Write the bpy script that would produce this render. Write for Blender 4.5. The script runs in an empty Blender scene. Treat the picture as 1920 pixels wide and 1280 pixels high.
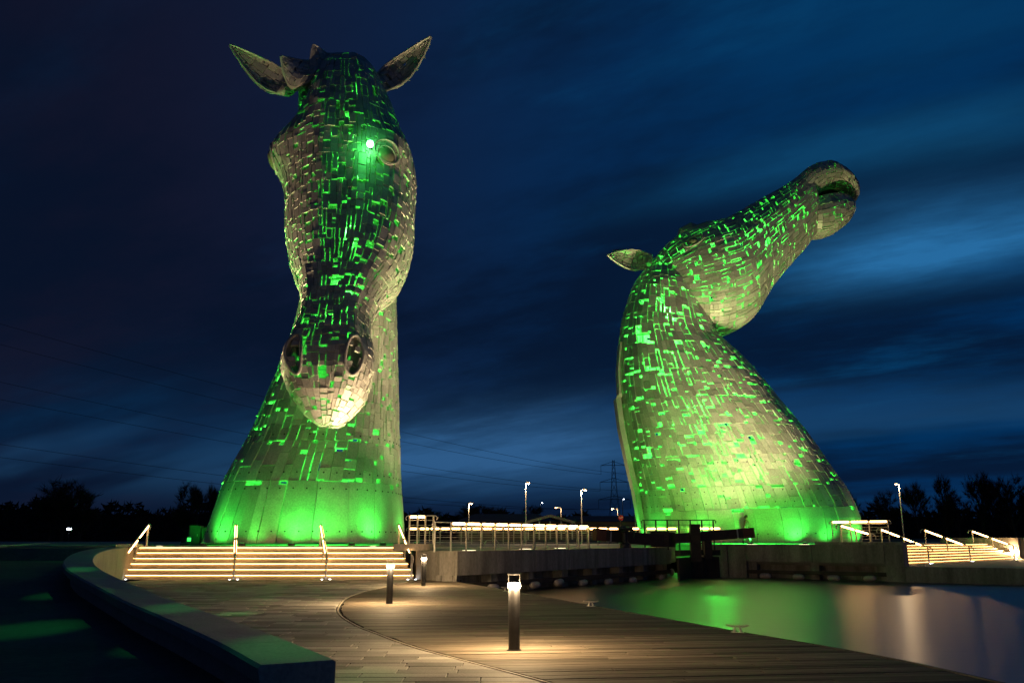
import bpy, math, random
import numpy as np
from mathutils import Vector

random.seed(7)
RN = random.Random(11)
S = bpy.context.scene
COL = S.collection

# ------------------------------------------------------------------ camera
EYE = 1.6
PITCH = math.atan(370 / 1600)
cd = bpy.data.cameras.new('camera')
cam = bpy.data.objects.new('camera', cd)
COL.objects.link(cam)
cam.location = (0, 0, EYE)
cam.rotation_euler = (math.pi / 2 + PITCH, 0, 0)
cd.sensor_width = 36
cd.lens = 30
cd.clip_end = 3000
S.camera = cam
S.view_settings.view_transform = 'Standard'
S.view_settings.look = 'None'
S.view_settings.exposure = 0.0
S.view_settings.gamma = 1
S.cycles.max_bounces = 6
S.cycles.sample_clamp_indirect = 4
S.cycles.use_light_tree = True

# ------------------------------------------------------------------ night sky
world = bpy.data.worlds.new('World')
S.world = world
world.use_nodes = True
wn, wl = world.node_tree.nodes, world.node_tree.links
wn.clear()


def wmath(op, a, b=None, c=None):
    n = wn.new('ShaderNodeMath'); n.operation = op
    for i, v in enumerate((a, b, c)):
        if v is None: continue
        if isinstance(v, (int, float)): n.inputs[i].default_value = v
        else: wl.new(v, n.inputs[i])
    return n.outputs[0]


def wmix(f, a, b, mode='MIX'):
    n = wn.new('ShaderNodeMix'); n.data_type = 'RGBA'; n.blend_type = mode
    for i, v in ((0, f), (6, a), (7, b)):
        if isinstance(v, (int, float)): n.inputs[i].default_value = v
        elif isinstance(v, tuple): n.inputs[i].default_value = (*v, 1)
        else: wl.new(v, n.inputs[i])
    return n.outputs[2]


tc = wn.new('ShaderNodeTexCoord')
sx = wn.new('ShaderNodeSeparateXYZ'); wl.new(tc.outputs['Generated'], sx.inputs[0])
X_, Y_, Z_ = sx.outputs
zz = wmath('ADD', wmath('MAXIMUM', Z_, 0.0), 0.16)
P1 = wmath('DIVIDE', X_, zz)
P2 = wmath('DIVIDE', Y_, zz)
# cloud streets run along (0.84,-0.54) on the cloud sheet
AL = wmath('ADD', wmath('MULTIPLY', P1, 0.84), wmath('MULTIPLY', P2, -0.54))
AC = wmath('ADD', wmath('MULTIPLY', P1, 0.54), wmath('MULTIPLY', P2, 0.84))


def wnoise(sa, sc, scale, detail, off=0.0, rough=0.5):
    cv = wn.new('ShaderNodeCombineXYZ')
    wl.new(wmath('MULTIPLY', AL, sa), cv.inputs[0])
    wl.new(wmath('MULTIPLY', AC, sc), cv.inputs[1])
    cv.inputs[2].default_value = off
    n = wn.new('ShaderNodeTexNoise'); n.inputs['Scale'].default_value = scale
    n.inputs['Detail'].default_value = detail; n.inputs['Roughness'].default_value = rough
    wl.new(cv.outputs[0], n.inputs['Vector'])
    return n.outputs[0]


def wrange(v, a, b, c=0.0, d=1.0, smooth=True):
    n = wn.new('ShaderNodeMapRange'); n.interpolation_type = 'SMOOTHERSTEP' if smooth else 'LINEAR'
    wl.new(v, n.inputs[0])
    for i, q in enumerate((a, b, c, d)): n.inputs[1 + i].default_value = q
    return n.outputs[0]


azw = wrange(X_, -0.55, 0.5)                      # west is duller, east keeps some blue
lowz = wrange(Z_, 0.0, 0.5)
base = wmix(azw, (0.0060, 0.0072, 0.0210), (0.0003, 0.029, 0.108))
big = wrange(wnoise(0.5, 1.0, 1.3, 6, 3.1, 0.6), 0.38, 0.68)
base = wmix(wmath('MULTIPLY', wmath('SUBTRACT', 1.0, big), 0.85), base, (0.0018, 0.0060, 0.020))
mid = wrange(wnoise(0.55, 1.4, 1.7, 7, 9.4, 0.62), 0.50, 0.80)
base = wmix(wmath('MULTIPLY', mid, wmath('MULTIPLY_ADD', azw, 0.7, 0.06)), base, (0.0020, 0.056, 0.165))
# open streak of sky between the clouds, low and near the horizon
hz = wrange(wnoise(0.22, 0.7, 1.6, 4, 21.0), 0.46, 0.66)
band = wmath('MULTIPLY', wrange(Z_, 0.02, 0.08), wrange(Z_, 0.2, 0.10))
base = wmix(wmath('MULTIPLY', wmath('MULTIPLY', hz, band), 0.6), base, (0.014, 0.062, 0.15))


def patch(px, py, al, ac, r, strength, colr):
    """a break in the cloud sheet around the direction seen at that pixel"""
    global base
    d = Vector(((px - 960) / 1600, 0, 0)) + Vector((0, math.cos(PITCH), math.sin(PITCH))) + Vector((0, -math.sin(PITCH), math.cos(PITCH))) * ((640 - py) / 1600)
    d.normalize()
    z = d.z + 0.16
    p1, p2 = d.x / z, d.y / z
    a0 = p1 * 0.84 - p2 * 0.54; c0 = p1 * 0.54 + p2 * 0.84
    da = wmath('DIVIDE', wmath('SUBTRACT', AL, a0), al)
    dc = wmath('DIVIDE', wmath('SUBTRACT', AC, c0), ac)
    q = wmath('ADD', wmath('MULTIPLY', da, da), wmath('MULTIPLY', dc, dc))
    wob = wmath('MULTIPLY_ADD', wnoise(0.6, 1.6, 2.6, 7, px * 0.01, 0.62), 3.0, -1.5)
    q = wmath('ADD', q, wob)
    g = wmath('POWER', 2.718, wmath('MULTIPLY', wmath('MAXIMUM', q, 0.0), -1.0))
    g = wmath('MULTIPLY', g, wrange(Y_, 0.0, 0.3))
    base = wmix(wmath('MULTIPLY', g, strength), base, colr)


patch(1760, 460, 0.34, 0.19, 1, 1.0, (0.020, 0.145, 0.35))
patch(1540, 290, 0.36, 0.085, 1, 0.40, (0.006, 0.095, 0.24))
patch(1850, 250, 0.30, 0.10, 1, 0.35, (0.006, 0.075, 0.18))
patch(1700, 40, 0.3, 0.14, 1, 0.40, (0.003, 0.05, 0.13))
patch(870, 860, 0.8, 0.55, 1, 0.95, (0.028, 0.105, 0.25))
patch(1050, 900, 0.6, 0.30, 1, 0.30, (0.016, 0.060, 0.15))
patch(190, 800, 0.7, 0.5, 1, 0.50, (0.003, 0.026, 0.078))
patch(480, 820, 0.5, 0.3, 1, 0.32, (0.006, 0.040, 0.11))
patch(1640, 790, 0.7, 0.4, 1, 0.25, (0.003, 0.036, 0.10))
low = wrange(Z_, 0.10, -0.02)
base = wmix(wmath('MULTIPLY', low, 0.75), base, (0.0045, 0.012, 0.036))
bg = wn.new('ShaderNodeBackground'); wl.new(base, bg.inputs[0]); bg.inputs[1].default_value = 1.0
wo = wn.new('ShaderNodeOutputWorld'); wl.new(bg.outputs[0], wo.inputs[0])

# ------------------------------------------------------------------ measuring helpers
CP, SP = math.cos(PITCH), math.sin(PITCH)


def ray(px, py):
    a = (px - 960) / 1600; b = (640 - py) / 1600
    return Vector((a, CP - b * SP, SP + b * CP))


def at(px, py, Y):
    d = ray(px, py); t = Y / d.y
    return Vector((0, 0, EYE)) + d * t


def gnd(px, py, z=0.0):
    d = ray(px, py); t = (z - EYE) / d.z
    return Vector((0, 0, EYE)) + d * t


# ------------------------------------------------------------------ mesh helpers
class MB:
    def __init__(s): s.v = []; s.f = []

    def add(s, vs, fs):
        n = len(s.v); s.v.extend(tuple(v) for v in vs); s.f.extend(tuple(i + n for i in f) for f in fs); return s

    def box(s, c, d, rz=0.0):
        x, y, z = d[0] / 2, d[1] / 2, d[2] / 2; ca, sa = math.cos(rz), math.sin(rz)
        vs = [(c[0] + i * x * ca - j * y * sa, c[1] + i * x * sa + j * y * ca, c[2] + k * z) for k in (-1, 1) for i, j in ((-1, -1), (1, -1), (1, 1), (-1, 1))]
        return s.add(vs, [(3, 2, 1, 0), (4, 5, 6, 7), (0, 1, 5, 4), (1, 2, 6, 5), (2, 3, 7, 6), (3, 0, 4, 7)])

    def bar(s, p, q, w, h, up=(0, 0, 1)):
        p, q = Vector(p), Vector(q); d = (q - p).normalized(); u = Vector(up); l = d.cross(u)
        if l.length < 1e-4: l = Vector((1, 0, 0))
        l.normalize(); u = l.cross(d)
        vs = [b + l * i * w / 2 + u * j * h / 2 for b in (p, q) for i, j in ((-1, -1), (1, -1), (1, 1), (-1, 1))]
        return s.add(vs, [(3, 2, 1, 0), (4, 5, 6, 7), (0, 1, 5, 4), (1, 2, 6, 5), (2, 3, 7, 6), (3, 0, 4, 7)])

    def tube(s, pts, r, n=8, cap=True):
        pts = [Vector(p) for p in pts]; rs = r if isinstance(r, (list, tuple)) else [r] * len(pts)
        vs, fs = [], []; prev = None
        for i, p in enumerate(pts):
            d = (pts[min(i + 1, len(pts) - 1)] - pts[max(i - 1, 0)]).normalized()
            if prev is None:
                a = d.cross(Vector((0, 0, 1)))
                if a.length < 0.05: a = d.cross(Vector((1, 0, 0)))
            else: a = prev - d * prev.dot(d)
            a.normalize(); prev = a; b = d.cross(a)
            for k in range(n):
                t = 2 * math.pi * k / n
                vs.append(p + (a * math.cos(t) + b * math.sin(t)) * rs[i])
        for i in range(len(pts) - 1):
            for k in range(n):
                k2 = (k + 1) % n
                fs.append((i * n + k, i * n + k2, (i + 1) * n + k2, (i + 1) * n + k))
        if cap:
            fs.append(tuple(range(n - 1, -1, -1))); m = (len(pts) - 1) * n; fs.append(tuple(m + k for k in range(n)))
        return s.add(vs, fs)

    def lathe(s, c, prof, n=20):
        vs, fs = [], []
        for r, z in prof:
            for k in range(n):
                t = 2 * math.pi * k / n; vs.append((c[0] + r * math.cos(t), c[1] + r * math.sin(t), c[2] + z))
        for i in range(len(prof) - 1):
            for k in range(n):
                k2 = (k + 1) % n; fs.append((i * n + k, i * n + k2, (i + 1) * n + k2, (i + 1) * n + k))
        fs.append(tuple(range(n - 1, -1, -1))); m = (len(prof) - 1) * n; fs.append(tuple(m + k for k in range(n)))
        return s.add(vs, fs)

    def prism(s, poly, z0, z1):
        n = len(poly)
        vs = [(p[0], p[1], z0) for p in poly] + [(p[0], p[1], z1) for p in poly]
        return s.add(vs, [tuple(range(n - 1, -1, -1)), tuple(range(n, 2 * n))] + [(i, (i + 1) % n, (i + 1) % n + n, i + n) for i in range(n)])

    def build(s, name, mat, parent=None, loc=None, smooth=False, **props):
        me = bpy.data.meshes.new(name)
        L = Vector((0, 0, 0))
        if loc is not None: L = Vector(loc)
        elif parent is not None:
            L = Vector(parent.get('_o', (0, 0, 0)))
        me.from_pydata([(v[0] - L.x, v[1] - L.y, v[2] - L.z) for v in s.v], [], s.f)
        me.materials.append(mat)
        if smooth: me.polygons.foreach_set('use_smooth', [True] * len(me.polygons))
        me.update()
        o = bpy.data.objects.new(name, me); COL.objects.link(o)
        o['_o'] = tuple(L)
        if parent is not None: o.parent = parent
        else: o.location = L
        for k, v in props.items(): o[k] = v
        return o


def empty(name, loc, label, cat, group=None):
    o = bpy.data.objects.new(name, None); COL.objects.link(o)
    o.empty_display_size = 0.3
    o.location = loc; o['_o'] = tuple(loc); o['label'] = label; o['category'] = cat
    if group: o['group'] = group
    return o


def tag(o, label, cat, group=None, kind=None):
    o['label'] = label; o['category'] = cat
    if group: o['group'] = group
    if kind: o['kind'] = kind
    return o


def lamp(kind, name, loc, power, color, parent=None, target=None, size=0.1, cone=60, blend=0.6):
    ld = bpy.data.lights.new(name, kind); ld.energy = power; ld.color = color
    ld.shadow_soft_size = size
    o = bpy.data.objects.new(name, ld); COL.objects.link(o)
    L = Vector(loc)
    if parent is not None:
        o.parent = parent; L = L - Vector(parent['_o'])
    o.location = L
    if kind == 'SPOT':
        ld.spot_size = math.radians(cone); ld.spot_blend = blend
        o.rotation_euler = (Vector(target) - Vector(loc)).to_track_quat('-Z', 'Y').to_euler()
    return o


# ------------------------------------------------------------------ materials
def new_mat(name):
    m = bpy.data.materials.new(name); m.use_nodes = True
    return m, m.node_tree.nodes, m.node_tree.links, m.node_tree.nodes['Principled BSDF']


def rough_mat(name, c1, c2, scale=2.0, rough=0.8, metal=0.0, bump=0.3, stretch=(1, 1, 1), fine=30.0, island=0.0, spec=0.5, bdist=0.01, streak=0.0):
    m, n, l, p = new_mat(name)
    t = n.new('ShaderNodeTexCoord'); mp = n.new('ShaderNodeMapping'); mp.inputs['Scale'].default_value = stretch
    l.new(t.outputs['Object'], mp.inputs[0])
    a = n.new('ShaderNodeTexNoise'); a.inputs['Scale'].default_value = scale; a.inputs['Detail'].default_value = 6; a.inputs['Roughness'].default_value = 0.62
    l.new(mp.outputs[0], a.inputs['Vector'])
    b = n.new('ShaderNodeTexNoise'); b.inputs['Scale'].default_value = fine; b.inputs['Detail'].default_value = 4
    l.new(mp.outputs[0], b.inputs['Vector'])
    r = n.new('ShaderNodeMapRange'); r.inputs[1].default_value = 0.3; r.inputs[2].default_value = 0.7; l.new(a.outputs[0], r.inputs[0])
    mx = n.new('ShaderNodeMix'); mx.data_type = 'RGBA'; mx.inputs[6].default_value = (*c1, 1); mx.inputs[7].default_value = (*c2, 1); l.new(r.outputs[0], mx.inputs[0])
    out = mx.outputs[2]
    m2 = n.new('ShaderNodeMix'); m2.data_type = 'RGBA'; m2.blend_type = 'MULTIPLY'; m2.inputs[0].default_value = 0.55
    r2 = n.new('ShaderNodeMapRange'); r2.inputs[1].default_value = 0.3; r2.inputs[2].default_value = 0.7; r2.inputs[3].default_value = 0.6; r2.inputs[4].default_value = 1.2
    l.new(b.outputs[0], r2.inputs[0]); l.new(out, m2.inputs[6]); l.new(r2.outputs[0], m2.inputs[7]); out = m2.outputs[2]
    if streak:
        mq = n.new('ShaderNodeMapping'); mq.inputs['Scale'].default_value = (1.0, 1.0, 0.10); l.new(t.outputs['Object'], mq.inputs[0])
        q = n.new('ShaderNodeTexNoise'); q.inputs['Scale'].default_value = 2.4; q.inputs['Detail'].default_value = 5; l.new(mq.outputs[0], q.inputs['Vector'])
        rq = n.new('ShaderNodeMapRange'); rq.inputs[1].default_value = 0.35; rq.inputs[2].default_value = 0.6; rq.inputs[3].default_value = 1 - streak; rq.inputs[4].default_value = 1.1
        l.new(q.outputs[0], rq.inputs[0])
        m4 = n.new('ShaderNodeMix'); m4.data_type = 'RGBA'; m4.blend_type = 'MULTIPLY'; m4.inputs[0].default_value = 1.0
        l.new(out, m4.inputs[6]); l.new(rq.outputs[0], m4.inputs[7]); out = m4.outputs[2]
    if island:
        g = n.new('ShaderNodeNewGeometry'); oi = n.new('ShaderNodeObjectInfo')
        ad = n.new('ShaderNodeMath'); ad.operation = 'ADD'; l.new(g.outputs['Random Per Island'], ad.inputs[0]); l.new(oi.outputs['Random'], ad.inputs[1])
        fr = n.new('ShaderNodeMath'); fr.operation = 'FRACT'; l.new(ad.outputs[0], fr.inputs[0])
        r3 = n.new('ShaderNodeMapRange'); r3.inputs[3].default_value = 1 - island; r3.inputs[4].default_value = 1 + island * 0.6; l.new(fr.outputs[0], r3.inputs[0])
        m3 = n.new('ShaderNodeMix'); m3.data_type = 'RGBA'; m3.blend_type = 'MULTIPLY'; m3.inputs[0].default_value = 1.0
        l.new(out, m3.inputs[6]); l.new(r3.outputs[0], m3.inputs[7]); out = m3.outputs[2]
    l.new(out, p.inputs['Base Color'])
    rr = n.new('ShaderNodeMapRange'); rr.inputs[3].default_value = max(0.05, rough - 0.1); rr.inputs[4].default_value = min(1, rough + 0.1); l.new(a.outputs[0], rr.inputs[0]); l.new(rr.outputs[0], p.inputs['Roughness'])
    p.inputs['Metallic'].default_value = metal
    p.inputs['Specular IOR Level'].default_value = spec
    if bump:
        bp = n.new('ShaderNodeBump'); bp.inputs['Strength'].default_value = bump; bp.inputs['Distance'].default_value = bdist
        l.new(b.outputs[0], bp.inputs['Height']); l.new(bp.outputs[0], p.inputs['Normal'])
    return m


def glow_mat(name, colr, strength):
    m, n, l, p = new_mat(name)
    p.inputs['Base Color'].default_value = (0.8, 0.8, 0.8, 1)
    p.inputs['Emission Color'].default_value = (*colr, 1); p.inputs['Emission Strength'].default_value = strength
    return m


STEEL = rough_mat('satin_stainless_plate', (0.46, 0.44, 0.39), (0.62, 0.60, 0.54), 0.8, 0.58, 0.34, 0.10, fine=14, island=0.26, bdist=0.02)
STEELIN = rough_mat('painted_steel_frame', (0.30, 0.31, 0.30), (0.42, 0.43, 0.42), 1.0, 0.55, 0.3, 0.1)
BOLT = rough_mat('dark_bolt', (0.03, 0.03, 0.03), (0.06, 0.06, 0.06), 8, 0.5, 0.6, 0)
RAILM = rough_mat('brushed_rail_steel', (0.48, 0.46, 0.42), (0.60, 0.58, 0.54), 4, 0.42, 0.35, 0.05)
DARKM = rough_mat('dark_painted_metal', (0.035, 0.035, 0.04), (0.06, 0.06, 0.065), 3, 0.38, 0.5, 0.05)
BOLLM = rough_mat('bollard_grey_paint', (0.018, 0.018, 0.02), (0.03, 0.03, 0.033), 5, 0.45, 0.4, 0.04)
CONC = rough_mat('cast_concrete', (0.24, 0.225, 0.20), (0.36, 0.34, 0.31), 1.2, 0.85, 0, 0.35, stretch=(1, 1, 0.5), fine=14, streak=0.35)
CONCW = rough_mat('seat_wall_concrete', (0.36, 0.34, 0.31), (0.48, 0.46, 0.42), 1.6, 0.8, 0, 0.35, fine=26, spec=0.15)
STONE = rough_mat('step_stone', (0.38, 0.33, 0.26), (0.50, 0.44, 0.36), 1.8, 0.75, 0, 0.3, fine=24, island=0.12)
PAVE = rough_mat('granite_paver', (0.30, 0.28, 0.25), (0.45, 0.42, 0.38), 1.1, 0.72, 0, 0.35, fine=34, island=0.5, bdist=0.006, spec=0.12)
WOOD = rough_mat('weathered_deck_board', (0.13, 0.105, 0.08), (0.24, 0.20, 0.155), 1.6, 0.75, 0, 0.6, stretch=(0.5, 6, 1), fine=14, island=0.42, bdist=0.008, spec=0.08)
PLAZA = rough_mat('plaza_paving', (0.17, 0.16, 0.15), (0.26, 0.25, 0.23), 0.7, 0.7, 0, 0.3, fine=12)
RAMPM = rough_mat('ramp_paving', (0.09, 0.09, 0.09), (0.16, 0.155, 0.15), 0.6, 0.8, 0, 0.3, fine=9, spec=0.1)
GRASS = rough_mat('rough_grass', (0.025, 0.035, 0.014), (0.055, 0.065, 0.03), 0.1, 0.95, 0, 0.5, fine=2)
BARK = rough_mat('tree_bark', (0.03, 0.026, 0.02), (0.06, 0.05, 0.04), 3, 0.9, 0, 0.3)
TWIG = rough_mat('bare_twigs', (0.022, 0.020, 0.016), (0.045, 0.04, 0.03), 0.5, 0.95, 0, 0)
TIMBER = rough_mat('dark_lock_timber', (0.035, 0.028, 0.022), (0.07, 0.055, 0.042), 2, 0.7, 0, 0.4, fine=12)
FENDER = rough_mat('fender_vinyl', (0.42, 0.36, 0.31), (0.60, 0.54, 0.48), 5, 0.5, 0, 0.1)
BWALL = rough_mat('building_cladding', (0.16, 0.13, 0.10), (0.24, 0.20, 0.16), 0.5, 0.85, 0, 0.1)
BROOF = rough_mat('building_roof', (0.08, 0.065, 0.055), (0.13, 0.105, 0.09), 0.5, 0.8, 0, 0.1)
REDP = rough_mat('red_sign_face', (0.45, 0.03, 0.03), (0.55, 0.05, 0.04), 5, 0.5, 0, 0)
WHITEP = rough_mat('white_sign_paint', (0.65, 0.65, 0.65), (0.75, 0.75, 0.75), 5, 0.5, 0, 0)
GREENP = rough_mat('green_cabinet_paint', (0.06, 0.11, 0.07), (0.09, 0.15, 0.10), 3, 0.5, 0.1, 0.1)
WARM = (1.0, 0.60, 0.25)
LED = glow_mat('warm_led_strip', (1.0, 0.54, 0.19), 19.0)
LEDS = glow_mat('step_led_strip', (1.0, 0.52, 0.16), 19.0)
LEDF = glow_mat('dim_step_led_strip', (1.0, 0.52, 0.16), 13.0)
BULB = glow_mat('bollard_lens', (1.0, 0.80, 0.52), 14.0)
SODIUM = glow_mat('street_lamp_lens', (1.0, 0.52, 0.18), 11.0)
COOL = glow_mat('cool_lamp_lens', (0.75, 0.85, 1.0), 30.0)
GLENS = glow_mat('green_lamp_lens', (0.12, 1.0, 0.22), 30.0)
GLENB = glow_mat('green_uplight_lens', (0.05, 1.0, 0.12), 1.6)
WLENS = glow_mat('uplight_lens', (1.0, 0.80, 0.50), 4.5)
EYEG = rough_mat('eye_glass', (0.22, 0.24, 0.14), (0.30, 0.30, 0.18), 2, 0.25, 0.1, 0)

mw, n, l, p = new_mat('harbour_water')
p.inputs['Base Color'].default_value = (0.010, 0.014, 0.012, 1)
p.inputs['Roughness'].default_value = 0.30
p.inputs['IOR'].default_value = 1.6
p.inputs['Specular IOR Level'].default_value = 0.9
t = n.new('ShaderNodeTexCoord'); mp = n.new('ShaderNodeMapping'); mp.inputs['Scale'].default_value = (0.5, 2.2, 1)
l.new(t.outputs['Object'], mp.inputs[0])
a = n.new('ShaderNodeTexNoise'); a.inputs['Scale'].default_value = 1.5; a.inputs['Detail'].default_value = 4; l.new(mp.outputs[0], a.inputs['Vector'])
b = n.new('ShaderNodeBump'); b.inputs['Strength'].default_value = 0.10; b.inputs['Distance'].default_value = 0.05; l.new(a.outputs[0], b.inputs['Height']); l.new(b.outputs[0], p.inputs['Normal'])
WATER = mw

# ------------------------------------------------------------------ terrain, water
ZL, ZR, ZQ, ZP, ZW = 1.3, 1.28, 1.12, 0.2, -0.55


def terrain():
    m = MB()
    xs = [-1500, -700, -300, -120, -60, -40, -28] + list(np.arange(-26, 62, 2.0)) + [70, 90, 140, 300, 700, 1500]
    ys = [-300, -60, -10, 0] + list(np.arange(2, 100, 2.0)) + [110, 140, 200, 300, 500, 900, 1600, 2600]
    for y in ys:
        for x in xs:
            z = 1.05
            if y < 84 and -24 < x < 78 and y > -20: z = -1.9
            if y < 2 and abs(x) < 80: z = -1.9
            if y > 100: z = 1.05 + 0.6 * math.sin(x * 0.013 + 1) * math.sin(y * 0.01)
            m.v.append((x, y, z))
    nx = len(xs)
    for j in range(len(ys) - 1):
        for i in range(nx - 1):
            a = j * nx + i; m.f.append((a, a + 1, a + 1 + nx, a + nx))
    return m


o = terrain().build('ground', GRASS, kind='structure')
MB().add([(-4, -20, ZW), (75, -20, ZW), (75, 58, ZW), (-4, 58, ZW)], [(0, 1, 2, 3)]).build('water', WATER, kind='structure')

# ------------------------------------------------------------------ lower plaza curves
border = [gnd(*q) for q in ((1100, 1300), (1032, 1279), (938, 1254), (782, 1213), (704, 1185), (673, 1173), (642, 1154), (636, 1138), (652, 1120), (681, 1109), (715, 1101), (775, 1088))]
edge = [gnd(*q) for q in ((2050, 1318), (1900, 1285), (1700, 1240), (1540, 1210), (1380, 1183), (1240, 1158), (1110, 1135), (960, 1108), (860, 1091))]
wallpts = [(630, 1236, .50), (520, 1192, .52), (400, 1150, .56), (325, 1125, .61), (270, 1103, .68), (222, 1083, .78), (190, 1067, .90), (176, 1053, 1.02), (180, 1040, 1.13), (200, 1031, 1.22), (236, 1025, 1.30)]
wallin = [gnd(*q) for q in wallpts]


def fx(pts):
    ys = [q.y for q in pts]; xs = [q.x for q in pts]
    o = np.argsort(ys); ys = np.array(ys)[o]; xs = np.array(xs)[o]
    return lambda y: float(np.interp(y, ys, xs))


def smooth_pts(pts, k=6):
    out = []
    P = [pts[0] * 2 - pts[1]] + list(pts) + [pts[-1] * 2 - pts[-2]]
    for i in range(1, len(P) - 2):
        for s in range(k):
            t = s / k
            out.append(0.5 * ((2 * P[i]) + (P[i + 1] - P[i - 1]) * t + (2 * P[i - 1] - 5 * P[i] + 4 * P[i + 1] - P[i + 2]) * t * t + (3 * P[i] - P[i - 1] - 3 * P[i + 1] + P[i + 2]) * t ** 3))
    out.append(pts[-1]); return out


border = smooth_pts(border); edge = smooth_pts(edge); wallin = smooth_pts(wallin, 5)
XB, XE, XW = fx(border), fx(edge), fx(wallin)
YS = gnd(500, 1085).y                                    # foot of the left stairs
print('stairs Y', YS, 'wall end', wallin[0], 'border', border[0], border[-1])

# sub-base below pavers and boards
m = MB()
ys = list(np.arange(2.0, YS + 1.5, 0.75))
for y in ys: m.v.extend([((XW(y) - 0.3) if y > wallin[0].y else -30, y, -0.045), (XE(y) - 0.02, y, -0.045)])
m.f = [(2 * i, 2 * i + 1, 2 * i + 3, 2 * i + 2) for i in range(len(ys) - 1)]
k = len(m.v)
for y in ys: m.v.append((XE(y) - 0.02, y, -1.4))
m.f += [(2 * i + 1, k + i, k + i + 1, 2 * i + 3) for i in range(len(ys) - 1)]
plaza_low = m.build('lower_plaza', rough_mat('bedding_mortar', (0.05, 0.047, 0.04), (0.08, 0.075, 0.065), 3, 0.95), kind='structure')


def rank_and_build(pieces, name, stuffname, mat, parent, cap=300, keep=None, stuffkind='stuff'):
    """pieces: list of (score, MB); the largest become parts of their own, the rest one mesh"""
    pieces.sort(key=lambda q: -q[0])
    rest = MB()
    for i, (sc, mb) in enumerate(pieces):
        if i < cap: mb.build(name, mat, parent)
        else: rest.add(mb.v, mb.f)
    if rest.v: rest.build(stuffname, mat, parent, kind=stuffkind)


def quad_slab(a, b, c, d, zt, zb):
    """four plan corners anticlockwise, chamfered top"""
    m = MB(); cx = (a[0] + b[0] + c[0] + d[0]) / 4; cy = (a[1] + b[1] + c[1] + d[1]) / 4
    P = [a, b, c, d]; e = 0.006
    def inset(p):
        dx, dy = cx - p[0], cy - p[1]; L = math.hypot(dx, dy) + 1e-6; return (p[0] + dx / L * e * 1.5, p[1] + dy / L * e * 1.5)
    vs = [(p[0], p[1], zb) for p in P] + [(p[0], p[1], zt - e) for p in P] + [(*inset(p), zt) for p in P]
    return m.add(vs, [(8, 9, 10, 11)] + [(i, (i + 1) % 4, (i + 1) % 4 + 4, i + 4) for i in range(4)] + [(i + 4, (i + 1) % 4 + 4, (i + 1) % 4 + 8, i + 8) for i in range(4)])


# pavers
pv = []
y = 3.0; g = 0.006; row = 0
while y < YS - 0.05:
    dep = 0.30; y2 = min(y + dep, YS - 0.02)
    xl0 = max(XW(y), -16) if y > wallin[0].y else -12.0
    xl1 = max(XW(y2), -16) if y > wallin[0].y else -12.0
    xr0, xr1 = XB(y) - 0.07, XB(y2) - 0.07
    x = min(xl0, xl1) - RN.random() * 0.9
    while x < max(xr0, xr1):
        w = RN.choice((0.6, 0.75, 0.9, 1.05)); x2 = x + w
        def cl(q, lo, hi): return min(max(q, lo), hi)
        a = (cl(x, xl0, xr0), y); b_ = (cl(x2 - g * 1.5, xl0, xr0), y); c = (cl(x2 - g * 1.5, xl1, xr1), y2 - g * 1.5); d = (cl(x, xl1, xr1), y2 - g * 1.5)
        if (b_[0] - a[0]) + (c[0] - d[0]) > 0.06 and (b_[0] - a[0]) >= 0 and (c[0] - d[0]) >= 0:
            zt = RN.uniform(-0.003, 0.003)
            cy = (y + y2) / 2; cx = (a[0] + b_[0]) / 2
            vis = cy > 8 and abs(cx) < cy * 0.62 and cx > XW(cy)
            pv.append(((1.0 if vis else 1e-4) * w * dep / cy ** 3, quad_slab(a, b_, c, d, zt, -0.05)))
        x = x2
    y = y2; row += 1
    if y2 >= YS - 0.03: break
rank_and_build(pv, 'paver', 'distant_pavers', PAVE, plaza_low)

# steel edging between pavers and deck
m = MB()
for i in range(len(border) - 1):
    a, b_ = border[i], border[i + 1]
    if b_.y > YS - 0.2: break
    m.bar((a.x - 0.02, a.y, -0.006), (b_.x - 0.02, b_.y, -0.006), 0.035, 0.02)
m.build('edging_strip', STONE, plaza_low)

# deck boards, laid at a small angle to the steps
bd = []
ang = math.radians(7.0); dx, dy = math.cos(ang), math.sin(ang); nx, ny = -dy, dx
BW = 0.145


def span(t):
    """start and end along the board line at offset t"""
    ss = np.arange(-14, 16, 0.04); X = ss * dx + t * nx; Yv = ss * dy + t * ny
    ok = (Yv > 4.5) & (Yv < YS - 0.4 + 0.0 * X)
    ok &= (X > np.array([XB(q) for q in Yv]) + 0.03) & (X < np.array([XE(q) for q in Yv]))
    i = np.where(ok)[0]
    return (ss[i[0]], ss[i[-1]]) if len(i) > 3 else None


t0 = 4.0; tt = t0; spans = {}
cur = span(tt)
while tt < 36:
    nxt = span(tt + BW)
    if cur and nxt:
        s0, s1 = max(cur[0], nxt[0] - 0.4), min(cur[1], nxt[1] + 0.4)
        cuts = [None]
        L = s1 - s0; pos = RN.uniform(1.2, 4.5); cc = []
        while pos < L - 0.8: cc.append(s0 + pos); pos += RN.choice((3.6, 4.2, 4.8))
        ends = [(cur[0], nxt[0])] + [(q, q) for q in cc] + [(cur[1], nxt[1])]
        for e0, e1 in zip(ends[:-1], ends[1:]):
            def P(sv, tv): return (sv * dx + tv * nx, sv * dy + tv * ny)
            A = P(e0[0] + .003, tt); B_ = P(e1[0] - .003, tt); C_ = P(e1[1] - .003, tt + BW - .011); D_ = P(e0[1] + .003, tt + BW - .011)
            zt = RN.uniform(-0.003, 0.003); cy = (A[1] + B_[1]) / 2
            bd.append((1 / cy ** 2 * (e1[0] - e0[0]) * (1 if cy > 8 else 1e-4), quad_slab(A, B_, C_, D_, zt, -0.04)))
    cur = nxt; tt += BW
deck = MB(); 
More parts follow.
